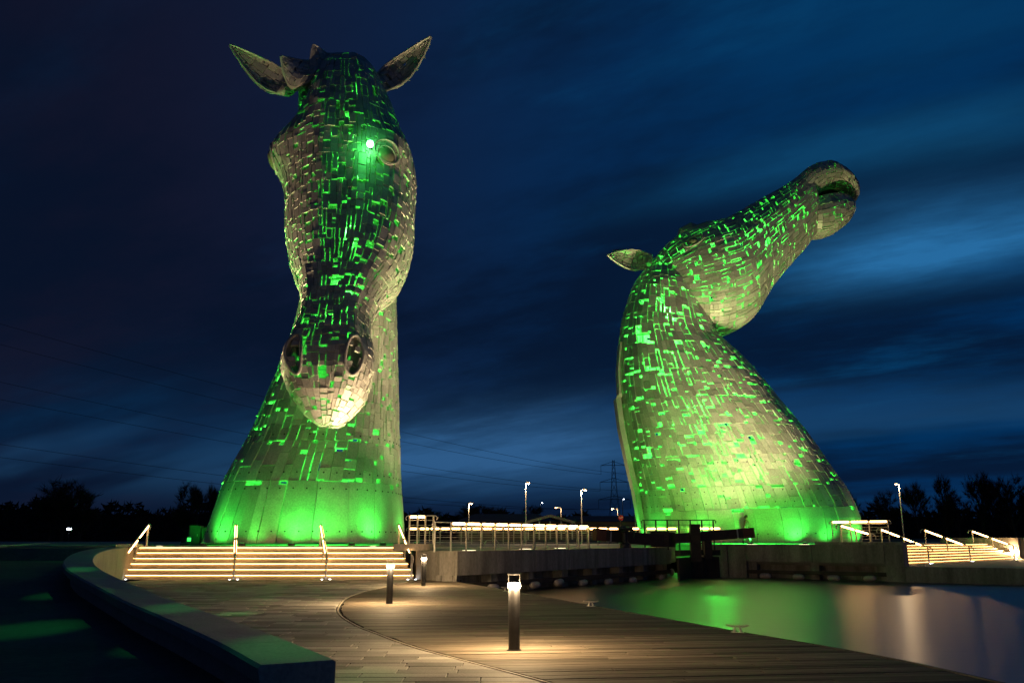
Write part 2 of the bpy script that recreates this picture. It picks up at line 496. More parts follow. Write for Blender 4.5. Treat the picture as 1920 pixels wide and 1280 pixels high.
dk = bpy.data.objects.new('timber_deck', None); COL.objects.link(dk); dk['_o'] = (0, 0, 0); dk['kind'] = 'structure'
rank_and_build(bd, 'deck_board', 'far_deck_boards', WOOD, dk)
m = MB()
for i in range(len(edge) - 1):
    a, b_ = edge[i], edge[i + 1]
    m.bar((a.x + 0.03, a.y, -0.08), (b_.x + 0.03, b_.y, -0.08), 0.06, 0.17)
m.build('edge_beam', TIMBER, dk)

# ------------------------------------------------------------------ ramp and curved seat wall
N = len(wallin)
nor = []
for i in range(N):
    d = (wallin[min(i + 1, N - 1)] - wallin[max(i - 1, 0)]); d.z = 0; d.normalize()
    nor.append(Vector((-d.y, d.x, 0)))          # to the left of the direction of travel
m = MB()
rows = [Vector((wallin[0].x, 2.0, .5)), Vector((wallin[0].x, 5.0, .5))] + wallin + [Vector((wallin[-1].x + 0.3, YS + 4, 1.3))]
for q in rows:
    zr = max(0.0, q.z - 0.46) if q.z < 1.29 else ZL - 0.02
    if q is rows[0] or q is rows[1]: zr = 0.03
    m.v.extend([(q.x - 0.3 if q.y > 8 else q.x - .1, q.y, zr - 0.02), (q.x - 6, q.y - 0.5, zr - 0.02), (-60, q.y - 2, zr - 0.02)])
for i in range(len(rows) - 1):
    for k in range(2):
        a = 3 * i + k; m.f.append((a, a + 3, a + 4, a + 1))
m.build('ramp_path', RAMPM, kind='structure')

sw = empty('seat_wall', (wallin[0].x, wallin[0].y, 0), 'long curved low concrete wall sweeping from lower left up to the steps', 'wall')
TW = 0.72
seg = 4
cuts = list(range(0, N, seg))
if cuts[-1] != N - 1: cuts.append(N - 1)
for ci, (i0, i1) in enumerate(zip(cuts[:-1], cuts[1:])):
    mc = MB(); 
    prof = []
    for i in range(i0, i1 + 1):
        q = wallin[i]; nn = nor[i]; zt = q.z; zb = -0.05
        f = min(1, max(0, (q.z - .5) / .6)); zo = max(-0.05, (q.z - 0.5))
        sh = (wallin[min(i + 1, N - 1)] - wallin[max(i - 1, 0)]).normalized() * (0.004 if i == i0 else (-0.004 if i == i1 else 0))
        p0 = q + sh
        P = [(0, zb), (0, zt - .02), (0.02, zt), (TW - .03, zt), (TW, zt - .03), (TW - .03, zt - .17), (TW - .22, zt - .21), (TW - .22, zb)]
        prof.append([Vector((p0.x + nn.x * a, p0.y + nn.y * a, z)) for a, z in P])
    k = len(prof[0]); vs = [v for r in prof for v in r]; fs = []
    for i in range(len(prof) - 1):
        for j in range(k):
            j2 = (j + 1) % k; fs.append((i * k + j, i * k + j2, (i + 1) * k + j2, (i + 1) * k + j))
    fs.append(tuple(range(k))); fs.append(tuple((len(prof) - 1) * k + j for j in range(k - 1, -1, -1)))
    mc.add(vs, fs).build('wall_block', CONCW, sw)

lw = [gnd(-60, 1042, 1.0), gnd(0, 1037, .98), gnd(45, 1031, .98), gnd(85, 1025, 1.0)]
wl2 = empty('low_wall', lw[1], 'short warm lit concrete wall at the left edge beyond the ramp', 'wall')
for a, b_ in zip(lw[:-1], lw[1:]):
    dd = (b_ - a).normalized() * .006
    MB().bar((a.x, a.y, 1.02), (b_.x - dd.x, b_.y - dd.y, 1.02), 0.45, 0.3).build('wall_block', CONCW, wl2)
    MB().bar((a.x, a.y, 1.26), (b_.x - dd.x, b_.y - dd.y, 1.26), 0.62, 0.16).build('coping', CONCW, wl2)

# ------------------------------------------------------------------ upper plaza and quays
SL0, SR0 = gnd(235, 1085), gnd(775, 1085)                  # stair foot corners
SL1, SR1 = at(266, 1010, SL0.y + 2.3), at(747, 1010, SL0.y + 2.3)      # stair head corners
print('stairs', SL0, SR0, SL1, SR1)
QA = gnd(857, 1090); QA = Vector((QA.x, QA.y, 0)); QB = gnd(1259, 1083, ZW); QB = Vector((QB.x, QB.y, 0))
RA = gnd(1336, 1081, ZW); RB = gnd(1699, 1091, ZW); RC = gnd(1925, 1096, ZW)
print('quay', QA, QB, RA, RB, RC)
m = MB()
m.prism([(-120, 34), (-26, YS + 2), (SL1.x - 3, SL1.y), (SR1.x, SR1.y), (SR1.x + .4, 46), (SR1.x + .4, 110), (-120, 110)], 0.3, ZL - 0.004)
m.build('upper_plaza', PLAZA, kind='structure')
m = MB()
m.prism([(SR1.x + .404, SR1.y + 2.2), (QA.x, QA.y + 0.9), (QB.x + 0.0, QB.y + 0.9), (QB.x + 1.4, 56), (QB.x + 2.6, 110), (SR1.x + .404, 110)], 0.2, ZQ)
m.build('quay_pavement', PLAZA, kind='structure')
RB2 = gnd(1697, 1023, ZR)
ST0 = gnd(1693, 1058, ZP); ST1 = gnd(1912, 1047, ZP)
sd = (ST1 - ST0).normalized(); su = Vector((-sd.y, sd.x, 0))
SH0 = ST0 + su * 2.45; SH1 = ST1 + su * 2.45
m = MB()
m.prism([(RA.x, RA.y + .5), (RB.x - .3, RB.y + .5), (SH0.x - .2, SH0.y), (SH1.x, SH1.y), (80, SH1.y + 25), (80, 110), (RA.x + 2.4, 110)], 0.2, ZR)
m.build('east_plaza', PLAZA, kind='structure')
m = MB()
m.prism([(RB.x + .002, RB.y + .35), (RC.x, RC.y + .35), (90, 28), (90, 84), (SH1.x + 6, SH1.y + 5.0), (SH0.x, SH0.y - .05)], -1.5, ZP)
m.build('promenade', PLAZA, kind='structure')

# quay walls: beam over dark recess, with waling
def quay(name, A, B, zt, zbeam, label, pan=3.2, ends=(0, 0), recess=True):
    A = Vector((A.x, A.y, 0)); B = Vector((B.x, B.y, 0)); L = (B - A).length; d = (B - A) / L; inn = Vector((-d.y, d.x, 0))
    r = empty(name, A, label, 'quay wall')
    n = max(1, round(L / pan))
    for i in range(n):
        a = A + d * (L * i / n + .012); b_ = A + d * (L * (i + 1) / n - .012)
        MB().bar(a + inn * .45 + Vector((0, 0, (zt + zbeam) / 2)), b_ + inn * .45 + Vector((0, 0, (zt + zbeam) / 2)), .9, zt - zbeam).build('concrete_beam', CONC, r)
    if recess:
        MB().bar(A + inn * .95 + Vector((0, 0, -.6)), B + inn * .95 + Vector((0, 0, -.6)), .2, 2 * (zbeam + .6) - .01).build('recess_wall', CONC, r)
        for i in range(n + 1):
            a = A + d * min(L - .25, max(.25, L * i / n)) + inn * .5
            MB().box((a.x, a.y, (zbeam - 1.6) / 2), (.5, .5, zbeam + 1.6 - .006), math.atan2(d.y, d.x)).build('pier', CONC, r)
        MB().bar(A + inn * .1 + Vector((0, 0, -.2)), B + inn * .1 + Vector((0, 0, -.2)), .18, .2).build('waling', TIMBER, r)
    return r, A, B, d, inn, L


q1 = quay('quay_wall', QA, QB, ZQ + .02, .22, 'long dark concrete quay wall right of the left steps, white fenders below it', 3.0)
RM = Vector((RA.x, RA.y, 0)).lerp(Vector((RB.x, RB.y, 0)), .20)
def qpt(q, px, o):
    a = (px - 960) / 1600; P0 = q[1] + q[4] * o; d = q[3]
    # solve X = a * (Y*CP + 0) with eye height terms ignored
    k = a * CP; t = (k * P0.y - P0.x) / (d.x - k * d.y)
    return P0 + d * t


q2 = quay('quay_wall', RM, Vector((RB.x, RB.y, 0)).lerp(RM, .11), ZR + .02, .36, 'concrete quay wall with a long dark slot in front of the rearing horse head', 3.6)
q3 = quay('quay_wall', RB + Vector((.01, 0, 0)), RC + (RC - RB) * .8, ZP + .02, -1.4, 'low concrete promenade wall in front of the right flight of steps', 3.0, recess=False)
# solid end blocks of the right quay
eb = empty('lock_abutment', RA, 'tall concrete end block beside the lock opening, split by one dark joint', 'abutment')
a = Vector((RA.x, RA.y, 0)); d = q2[3]; inn = q2[4]; L = (RM - a).length
for t0_, t1_ in ((0, .46), (.49, .995)):
    MB().bar(a + d * L * t0_ + inn * .5 + Vector((0, 0, -.1)), a + d * L * t1_ + inn * .5 + Vector((0, 0, -.1)), 1.0, 2 * (ZR + .12)).build('concrete_block', CONC, eb)
eb = empty('quay_corner_block', RB, 'solid concrete corner block at the end of the slotted quay wall', 'block')
MB().bar(q2[2] + inn * .5 + d * .01 + Vector((0, 0, -.1)), Vector((RB.x, RB.y, -.1)) + inn * .5, 1.0, 2 * (ZR + .12)).build('concrete_block', CONC, eb)

# block between the stairs and the quay wall
bl = empty('stair_abutment', SR0, 'pale concrete block at the right end of the left steps, small bollard before it', 'abutment')
pA, pB = Vector((SR0.x + .12, SR0.y - .1, 0)), Vector((QA.x - .02, QA.y, 0))
tp = Vector((SR1.x + .42, SR1.y + 2.19, 0))
cutp = pA.lerp(pB, .28); cutt = tp.lerp(Vector((QA.x, QA.y + 2.2, 0)), .28)
for P4 in ([(pA.x, pA.y), (cutp.x - .006, cutp.y), (cutt.x - .006, cutt.y), (tp.x, tp.y)], [(cutp.x + .006, cutp.y), (pB.x, pB.y), (QA.x - .02, QA.y + .9), (QA.x - 0.5, QA.y + 1.3), (cutt.x + .006, cutt.y)]):
    MB().prism(P4, -.1, ZQ + .006).build('concrete_block', CONC, bl)
MB().prism([(SR1.x + .05, SR1.y - 2.0), (SR1.x + 1.55, SR1.y - 1.9), (SR1.x + 1.4, SR1.y + 1.0), (SR1.x + .05, SR1.y + 1.0)], ZQ + .01, ZL + .10).build('coping', CONC, bl)

# ------------------------------------------------------------------ stairs
def staircase(name, F0, F1, H0, H1, z0, z1, n, label, bw=1.5, led_mat=None):
    r = empty(name, F0, label, 'steps')
    for i in range(n):
        zt = z0 + (z1 - z0) * (i + 1) / n; zb = z0 + (z1 - z0) * i / n
        a0 = F0.lerp(H0, i / n); a1 = F1.lerp(H1, i / n); b0 = F0.lerp(H0, 1.0 + .2 / n) ; b1 = F1.lerp(H1, 1.0 + .2 / n)
        if i == n - 1: zt += 0.0
        L = (a1 - a0).length; nb = max(2, round(L / bw)); off = RN.uniform(-.3, .3)
        ks = [0] + [max(.04, min(.96, (k + off * (1 if k % 2 else .7)) / nb)) for k in range(1, nb)] + [1]
        d = (a1 - a0).normalized(); fo = Vector((d.y, -d.x, 0)) * .05
        bk0 = F0.lerp(H0, min(1.0, (i + 1) / n) + .05); bk1 = F1.lerp(H1, min(1.0, (i + 1) / n) + .05)
        for k0, k1 in zip(ks[:-1], ks[1:]):
            e = .004 / L
            p0, p1 = a0.lerp(a1, k0 + e), a0.lerp(a1, k1 - e); q0, q1_ = bk0.lerp(bk1, k0 + e), bk0.lerp(bk1, k1 - e)
            mb = MB()
            # profile: recessed riser, rounded nosing
            pr = [(0, zb - .02), (0, zt - .07), (-1, zt - .055), (-1.25, zt - .03), (-1, zt - .006), (-.3, zt)]
            vs = []
            for P0 in (p0, p1):
                for f, z in pr: vs.append((P0.x + fo.x * -f, P0.y + fo.y * -f, z))
            vs += [(q0.x, q0.y, zt), (q1_.x, q1_.y, zt), (q0.x, q0.y, zb - .02), (q1_.x, q1_.y, zb - .02)]
            mq = len(pr)
            fs = [(j, j + mq, j + 1 + mq, j + 1) for j in range(mq - 1)] + [(mq - 1, 2 * mq - 1, 2 * mq + 1, 2 * mq)]
            fs += [tuple(range(mq)) + (2 * mq, 2 * mq + 2), tuple(range(2 * mq - 1, mq - 1, -1)) + (2 * mq + 3, 2 * mq + 1)]
            mb.add(vs, fs).build('stone_block', STONE, r)
        z = zt - .066
        c0, c1 = a0 + fo * .72, a1 + fo * .72
        MB().bar(Vector((c0.x, c0.y, z)), Vector((c1.x, c1.y, z)), .012, .012).build('light_strip', led_mat, r)
    return r


stL = staircase('stone_steps', Vector((SL0.x, SL0.y, 0)), Vector((SR0.x, SR0.y, 0)), Vector((SL1.x, SL1.y, 0)), Vector((SR1.x, SR1.y, 0)), 0, ZL, 6, 'broad pale stone steps lit under each nosing below the facing horse head', led_mat=LEDS)
stR = staircase('stone_steps', Vector((ST0.x, ST0.y, 0)), Vector((ST1.x, ST1.y, 0)), Vector((SH0.x, SH0.y, 0)), Vector((SH1.x, SH1.y, 0)), ZP, ZR, 7, 'stone steps with glowing edges climbing from the promenade at far right', led_mat=LEDF)
# cheek walls of the stairs
ck = MB(); wq = wallin[-1]
ck.prism([(wq.x - .3, wq.y - .2), (SL0.x - .02, SL0.y - .05), (SL1.x - .02, SL1.y + .3), (SL1.x - 1.2, SL1.y + .3)], -.05, ZL + .09)
tag(ck.build('stair_cheek_wall', CONCW, loc=(SL0.x, SL0.y, 0)), 'bright concrete cheek wall at the left end of the lit steps', 'wall')
ck = MB().bar(Vector((ST1.x, ST1.y, .75)) + sd * .4, Vector((SH1.x, SH1.y, .75)) + sd * .4 + su * 3, .5, 1.9)
r = MB(); r.v = ck.v; r.f = ck.f
e1 = Vector((ST1.x, ST1.y, .75)) + sd * .4
r.bar(e1 + su * .0 + sd * .26, e1 + sd * 9, .5, 1.9)
tag(r.build('end_wall', CONC, loc=(ST1.x, ST1.y, 0)), 'concrete wall closing the right flight of steps at the photo edge', 'wall')

# ------------------------------------------------------------------ railings
def post_line(P):
    return [Vector(q) for q in P]


def railing(name, A, B, zb, h, n, label, cat='railing', group=None, led=True, bars=5, r=.025, lf=.72, mat=None, ends=True, skip=(), lw_=1.0):
    mat = mat or RAILM
    A = Vector((A.x, A.y, zb)); B = Vector((B.x, B.y, zb)); root = empty(name, A, label, cat, group)
    d = (B - A).normalized(); pp = MB(); pp.box((A.x, A.y, zb + h / 2), (.012 + r, .06, h), math.atan2(d.y, d.x))
    for i in range(n + 1):
        q = A.lerp(B, i / n)
        MB().tube([q, q + Vector((0, 0, h - .02))], r * 1.45, 8).build('post', mat, root)
    up = Vector((0, 0, 1)); pts = [A + up * h, B + up * h]
    if ends: pts = [A - d * .12 + up * (h - .18), A - d * .16 + up * (h - .08), A - d * .08 + up * h] + pts + [B + d * .08 + up * h, B + d * .16 + up * (h - .08), B + d * .12 + up * (h - .18)]
    MB().tube(pts, r, 6).build('handrail', mat, root)
    for k in range(bars):
        z = h * (.14 + .70 * k / max(1, bars - 1))
        MB().tube([A + up * z + Vector((d.y, -d.x, 0)) * .03, B + up * z + Vector((d.y, -d.x, 0)) * .03], .008 if k < bars - 1 else .014, 5).build('rail_bar', mat, root)
    if led:
        for i in range(n):
            if i in skip: continue
            a = A.lerp(B, (i + .5 - lf / 2) / n) + up * (h - .045); b_ = A.lerp(B, (i + .5 + lf / 2) / n) + up * (h - .045)
            MB().tube([a, b_], .052 * lw_, 8).build('light_strip', LED, root)
    return root


rA = gnd(800, 1035.5, ZQ); rB = gnd(1104, 1027.8, ZQ); rA = Vector((-2.9, 31.9 + .7, 0)) if False else rA
rA, rB = qpt(q1, 815, .35), qpt(q1, 1104, .35)
railing('quay_railing', rA, rB, ZQ, 1.12, 12, 'nearest steel railing with glowing handrail along the quay edge', skip=(0,))
c0, c1 = at(767, 1010, 35.2), at(812, 1010, 35.2)
railing('corner_railing', c0, c1, ZL + .1, 1.12, 3, 'short raised steel railing by the right end of the lit steps', skip=(2,))
b0, b1 = at(766, 1010, 54), at(1200, 1010, 54)
railing('footpath_railing', b0, b1, ZL - .03, 1.0, 22, 'long distant steel railing of glowing strips behind the quay', bars=6, lf=.74, r=.022)
b0, b1 = at(1212, 1010, 54.5), at(1352, 1010, 53)
railing('footpath_railing', b0, b1, ZL - .03, 1.0, 7, 'glowing handrail crossing in front of the rearing horse head by the lock', bars=4, lf=.74, r=.022, skip=(3,))
k0, k1 = at(1108, 1010, 47.5), at(1350, 1010, 56)
m = MB(); s0_, s1_ = qpt(q2, 1527, 1.02), qpt(q2, 1692, 1.02)
q2i = q2[4]
m.prism([(s0_.x, s0_.y), (s1_.x, s1_.y), (s1_.x + q2i.x * 3, s1_.y + q2i.y * 3), (s0_.x + q2i.x * 3, s0_.y + q2i.y * 3)], ZR + .002, ZR + .16)
tag(m.build('stone_plinth', CONC, loc=(s0_.x, s0_.y, ZR)), 'low flat plinth under the railing at the top of right steps', 'plinth')
railing('landing_railing', qpt(q2, 1562, 2.6), qpt(q2, 1668, 2.6), ZR + .16, 1.15, 3, 'three-bay glowing railing on the plinth beside the rearing horse head', bars=6, lf=.84)


def stair_rail(label, B, zb, T, zt, h=.95, group='sloping handrails on the steps', segs=((.14, .50), (.60, .98))):
    B = Vector((B.x, B.y, zb)); T = Vector((T.x, T.y, zt)); root = empty('stair_handrail', B, label, 'handrail', group)
    up = Vector((0, 0, 1)); d = (T - B); dh = Vector((d.x, d.y, 0)).normalized()
    M = B.lerp(T, .5)
    for q in (B, M, T):
        MB().tube([q - up * .0, q + up * (h - .02)], .045, 6).build('post', RAILM, root)
        MB().lathe(q, [(.09, 0), (.09, .012), (.03, .014)], 10).build('base_plate', RAILM, root)
    pts = [B - dh * .24 + up * (h - .30), B - dh * .26 + up * (h - .14), B - dh * .16 + up * (h - .03), B + up * h, T + up * h, T + dh * .18 + up * h, T + dh * .28 + up * (h - .1), T + dh * .26 + up * (h - .24)]
    MB().tube(pts, .034, 6).build('handrail', RAILM, root)
    for a, b_ in segs:
        MB().tube([B.lerp(T, a) + up * (h - .05), B.lerp(T, b_) + up * (h - .06)], .05, 8).build('light_strip', LED, root)
    for s in (-1, 1):
        c = B + Vector((dh.y, -dh.x, 0)) * s * .16 - dh * .12
        MB().lathe(c, [(.035, .002), (.035, .008), (.02, .01)], 8).build('marker_light', COOL, root)
    return root


for (bx, by), (tx, ty), lab in (((237, 1083), (276, 1023), 'sloping handrail at the left end of the lit steps'), ((443, 1083), (441, 1023), 'sloping handrail rising straight up in the middle of the broad steps'),
                                ((614, 1083), (601, 1023), 'sloping handrail on the broad steps below the horse nose'), ((773, 1083), (748, 1023), 'sloping handrail against the concrete block at the right of broad steps')):
    stair_rail(lab, at(bx, 1010, SL0.y - .22), 0.0, at(tx, 1010, SL1.y + .2), ZL)
for f, lab in ((.17, 'nearest sloping handrail of the right flight, beside the quay corner'), (.50, 'middle sloping handrail of the right flight of steps'), (.93, 'last sloping handrail at the photo edge on the right steps')):
    stair_rail(lab, ST0.lerp(ST1, f) - su * .1, ZP, SH0.lerp(SH1, f) + su * .1, ZR)
pa, pb = qpt(q2, 1634, 1.5), qpt(q2, 1578, 2.0)
stair_rail('short sloping handrail running down to the plinth beside three-bay railing', pa, ZR - .35, pb, ZR + .16, h=.95, segs=((.1, .48), (.56, .95)))

for f_, h_, pw_, lab_ in ((.90, .55, 800, 'blazing wall light low on the end wall of the right steps'), (1.12, .35, 600, 'small glowing wall light on the wall at the photo edge beyond the right steps')):
    w_ = (ST0.lerp(ST1, f_) if f_ > 1 else ST1 + su * .6 + sd * .1) - (su * .42 if f_ > 1 else su * 0) + Vector((0, 0, h_))
    root = empty('wall_light', w_, lab_, 'wall light', 'wall lights by the right steps')
    MB().box(tuple(w_), (.22, .10, .14), math.atan2(sd.y, sd.x)).build('housing', DARKM, root)
    MB().box(tuple(w_ - su * .07), (.18, .05, .10), math.atan2(sd.y, sd.x)).build('lens', SODIUM, root)
    lamp('POINT', 'wall_lamp', w_ - su * .28, pw_, (1, .62, .28), root, size=.06)

# ------------------------------------------------------------------ bollards
def bollard(px, py, label, first=None):
    p = gnd(px, py); H = 1.10
    root = empty('bollard_light', p, label, 'bollard', 'cylindrical light bollards on the lower plaza')
    MB().lathe(p, [(.085, 0), (.085, .86), (.078, .865)], 24).build('post', BOLLM, root, smooth=False)
    MB().lathe(p, [(.105, .0), (.105, .012), (.09, .014)], 24).build('base_plate', BOLLM, root)
    MB().lathe(p, [(.075, .872), (.094, .885), (.098, .92), (.094, .955), (.07, .962)], 24).build('lens', BULB, root, smooth=True)
    MB().lathe(p, [(.04, 1.072), (.092, 1.074), (.094, 1.084), (.092, 1.095), (.03, 1.10)], 24).build('cap', BOLLM, root)
    for k in range(4):
        t = math.pi / 2 * k + .4
        lamp('POINT', 'bollard_lamp', p + Vector((.145 * math.cos(t), .145 * math.sin(t), .925)), 120, (1.0, .68, .34), root, size=.015)
    for k in range(2):
        t = 3.14 * k
        MB().tube([p + Vector((.083 * math.cos(t), .083 * math.sin(t), .962 - .09)), p + Vector((.083 * math.cos(t), .083 * math.sin(t), 1.075))], .0035, 5).build('rod', BOLLM, root)
    return root


bollard(964, 1218, 'tallest looking light bollard standing alone on the timber deck')
bollard(730, 1131, 'light bollard halfway to the steps, beside the edging strip')
bollard(794, 1098, 'small looking light bollard in front of the pale concrete block')

# ------------------------------------------------------------------ fenders, cleats
for (px, py, lab) in ((925, 1101, 'fender half hidden behind the deck edge near the concrete block'), (1003, 1096, 'white fender just right of the front bollard head'), (1048, 1091, 'second white fender right of the front bollard'), (1093, 1092, 'white fender tilted down in the middle of the quay row'), (1141, 1090, 'white fender tilted up, third from the lock opening'), (1186, 1088, 'white fender second from the lock opening corner'), (1241, 1086, 'fender hanging at the quay corner by the lock'), (1435, 1079, 'dim fender at the left end of the slotted wall'), (1497, 1081, 'second fender below the slotted quay wall'), (1563, 1083, 'third fender below the slotted quay wall'), (1631, 1084, 'last fender below the slotted wall by the corner block')):
    qd = q1 if px < 1300 else q2
    A_, d_, inn_ = qd[1], qd[3], qd[4]
    rr_ = ray(px, py); # intersect with vertical plane just in front of quay
    nrm = -inn_; P0 = A_ + nrm * .22; tq = (P0 - Vector((0, 0, EYE))).dot(nrm) / rr_.dot(nrm); c = Vector((0, 0, EYE)) + rr_ * tq
    if c.z < ZW + .08: c.z = ZW + .08
    root = empty('boat_fender', c, lab, 'fender', 'white fenders along the quay walls')
    tl = Vector((0, 0, RN.uniform(-.10, .10))); L = .33 if px != 1241 else .24
    pts = []; rs = []
    for s_, r_ in ((-1, .03), (-.93, .06), (-.8, .115), (-.6, .14), (0, .145), (.6, .14), (.8, .115), (.93, .06), (1, .03)):
        pts.append(c + (d_ + tl) * L * s_); rs.append(r_)
    MB().tube(pts, rs, 12).build('body', FENDER, root, smooth=True)
    for s_ in (-1, 1):
        e = c + (d_ + tl) * (L + .02) * s_
        MB().tube([e, e + inn_ * .12 + Vector((0, 0, .3 - e.z + ZW + .15))], .008, 5).build('rope', TIMBER, root)
root = empty('boat_fender', (QB.x + .1, QB.y + .6, 0), 'round buoy end seen past the quay corner at the lock', 'fender', 'white fenders along the quay walls')
MB().lathe((QB.x + .12, QB.y + .5, -.25), [(.03, -.2), (.12, -.14), (.17, 0), (.12, .14), (.03, .2)], 12).build('body', FENDER, root, smooth=True)


def cleat(px, py, label, z=0.0, rz=-1.0, s=1.0):
    p = gnd(px, py, z); d = Vector((math.cos(rz), math.sin(rz), 0)); up = Vector((0, 0, 1)); root = empty('mooring_cleat', p, label, 'cleat', 'mooring cleats on the water edge')
    MB().tube([p - d * .2 * s + up * .125 * s, p - d * .1 * s + up * .11 * s, p + d * .1 * s + up * .11 * s, p + d * .2 * s + up * .125 * s], [.012, .02, .02, .012], 6).build('horn', RAILM, root)
    for k in (-1, 1):
        MB().tube([p + d * .06 * k * s, p + d * .035 * k * s + up * .11 * s], [.025, .016], 6).build('foot', RAILM, root)
    MB().box((p.x, p.y, p.z + .006), (.22 * s, .1 * s, .012), rz).build('base_plate', RAILM, root)


cleat(1108, 1136, 'small pale mooring cleat at the deck edge right of the front bollard', rz=-.5)
cleat(1383, 1185, 'dark mooring cleat on the deck edge in front of the green reflection', rz=-.4)
cleat(950, 1108, 'bright mooring cleat just left of the front bollard', rz=-.5)
cleat(1732, 1061, 'tiny mooring cleat on the promenade below the right steps', z=ZP, rz=0)

# ------------------------------------------------------------------ recessed uplights
def uplight(px, Yw, z, label, target, power, cone=70, r=.32, color=(1.0, .74, .40)):
    p = at(px, 1010, Yw); p.z = z; root = empty('recessed_uplight', p, label, 'ground light', 'recessed ground floodlights')
    MB().lathe(p, [(r + .05, .001), (r + .05, .014), (r, .018)], 24).build('rim', RAILM, root)
    MB().lathe(p, [(r - .02, .016), (r - .04, .024)], 24).build('lens', WLENS, root)
    if power: lamp('SPOT', 'floodlight_beam', p + Vector((0, 0, .06)), power, color, root, target, .12, cone, 1.0)
    return p


WF = (1.0, .73, .42)
uplight(880, qpt(q1, 880, 1.0).y, ZQ, 'glowing ground floodlight just behind the quay railing, nearest the steps', (-8.5, 37.6, 11.0), 4200, 38, color=WF)
uplight(700, 36.3, ZL, 'added unseen ground floodlight on the plaza near the right end of the lit steps', (-9.6, 42.6, 20), 8500, 48, color=WF, r=.16)  # added flood, warms the face, cheeks and ears of the head
uplight(300, 36.2, ZL, 'added unseen ground floodlight on the plaza by the left end of the lit steps', (-10.2, 42.5, 19.5), 17000, 42, color=WF, r=.16)  # added flood, unseen fixture that warms the head's left side
uplight(985, qpt(q1, 985, 2.2).y, ZQ, 'glowing ground floodlight behind the quay railing, in the middle of the row', (-6.6, 44.0, 17.5), 12500, 50, color=WF)
uplight(1050, qpt(q1, 1050, 2.6).y, ZQ, 'glowing ground floodlight behind the quay railing, nearer the lock', (-6.0, 46, 11), 8000, 64, color=WF)
uplight(1410, 50.5, ZR, 'glowing ground floodlight in front of the rearing head, nearer the lock', at(1270, 600, 61), 6500, 90, color=WF)
uplight(1507, 50.0, ZR, 'glowing ground floodlight in front of the rearing head, nearer the plinth', at(1420, 460, 62), 11000, 80, color=WF)

# ------------------------------------------------------------------ horse head sculptures
def cr_matrix(t):
    return np.array([-.5 * t ** 3 + t ** 2 - .5 * t, 1.5 * t ** 3 - 2.5 * t ** 2 + 1, -1.5 * t ** 3 + 2 * t ** 2 + .5 * t, .5 * t ** 3 - .5 * t ** 2])


class Surf:
    """surface through control rings, u runs along in metres, v around (0..1 by arc length)"""
    def __init__(s, rings, ku=14, nv=96, bumps=()):
        R = np.array(rings, float)                       # n,k,3
        n, k, _ = R.shape
        # around
        K = []
        for j in range(k):
            for q in range(nv // k + 1):
                w = cr_matrix(q / (nv // k + 1))
                K.append(sum(w[a] * R[:, (j + a - 1) % k] for a in range(4)))
        Q = np.stack(K, 1)                               # n, m, 3
        # equalise by arc length
        m = Q.shape[1]; out = np.zeros((n, nv, 3))
        for i in range(n):
            ring = np.vstack([Q[i], Q[i][:1]]); seg = np.linalg.norm(np.diff(ring, axis=0), axis=1); c = np.concatenate([[0], np.cumsum(seg)]); c /= c[-1]
            for a in range(3): out[i, :, a] = np.interp(np.arange(nv) / nv, c, ring[:, a])
        Q = out
        E = np.concatenate([[2 * Q[0] - Q[1]], Q, [2 * Q[-1] - Q[-2]]])
        T = []
        for i in range(n - 1):
            for q in range(ku):
                w = cr_matrix(q / ku); T.append(sum(w[a] * E[i + a] for a in range(4)))
        T.append(Q[-1]); T = np.array(T)
        cen = T.mean(1)
        for (bc, bd_, amp, rad) in bumps:
            bd_ = np.array(bd_, float); bd_ /= np.linalg.norm(bd_); q = T - np.array(bc); par = (q * bd_).sum(2, keepdims=True)
            T = T + bd_ * amp * np.exp(-(np.linalg.norm(q - bd_ * par * .6, axis=2, keepdims=True) / rad) ** 2)
        dl = np.linalg.norm(np.diff(T, axis=0), axis=2).mean(1)
        s.L = np.concatenate([[0], np.cumsum(dl)]); s.T = T; s.nv = nv; s.cen = cen
        s.circ = np.linalg.norm(np.diff(np.concatenate([T, T[:, :1]], 1), axis=1), axis=2).sum(1)
        s.ring_u = [s.L[i * ku] for i in range(n)]
        a, b_ = s.P(s.L[-1] / 2, .1), s.P(s.L[-1] / 2, .1)
        s.sgn = 1.0
        mid = s.L[-1] / 2
        nn = s.N(mid, .3); ctr = s.C(mid)
        if np.dot(nn, s.P(mid, .3) - ctr) < 0: s.sgn = -1.0

    def C(s, u):
        return np.array([np.interp(u, s.L, s.cen[:, a]) for a in range(3)])

    def circ_at(s, u): return float(np.interp(u, s.L, s.circ))

    def P(s, u, v):
        u = min(max(u, 0), s.L[-1] - 1e-6); i = int(np.searchsorted(s.L, u, side='right') - 1); i = min(max(i, 0), len(s.L) - 2)
        fu = (u - s.L[i]) / (s.L[i + 1] - s.L[i] + 1e-9); w = (v % 1.0) * s.nv; j = int(w); fv = w - j; j %= s.nv; j2 = (j + 1) % s.nv
        T = s.T
        return (T[i, j] * (1 - fu) + T[i + 1, j] * fu) * (1 - fv) + (T[i, j2] * (1 - fu) + T[i + 1, j2] * fu) * fv

    def N(s, u, v):
        e = .12; c = max(.5, s.circ_at(u)); du = s.P(u + e, v) - s.P(u - e, v); dv = s.P(u, v + .1 / c) - s.P(u, v - .1 / c)
        q = np.cross(du, dv); L = np.linalg.norm(q); return q / (L + 1e-9) * s.sgn


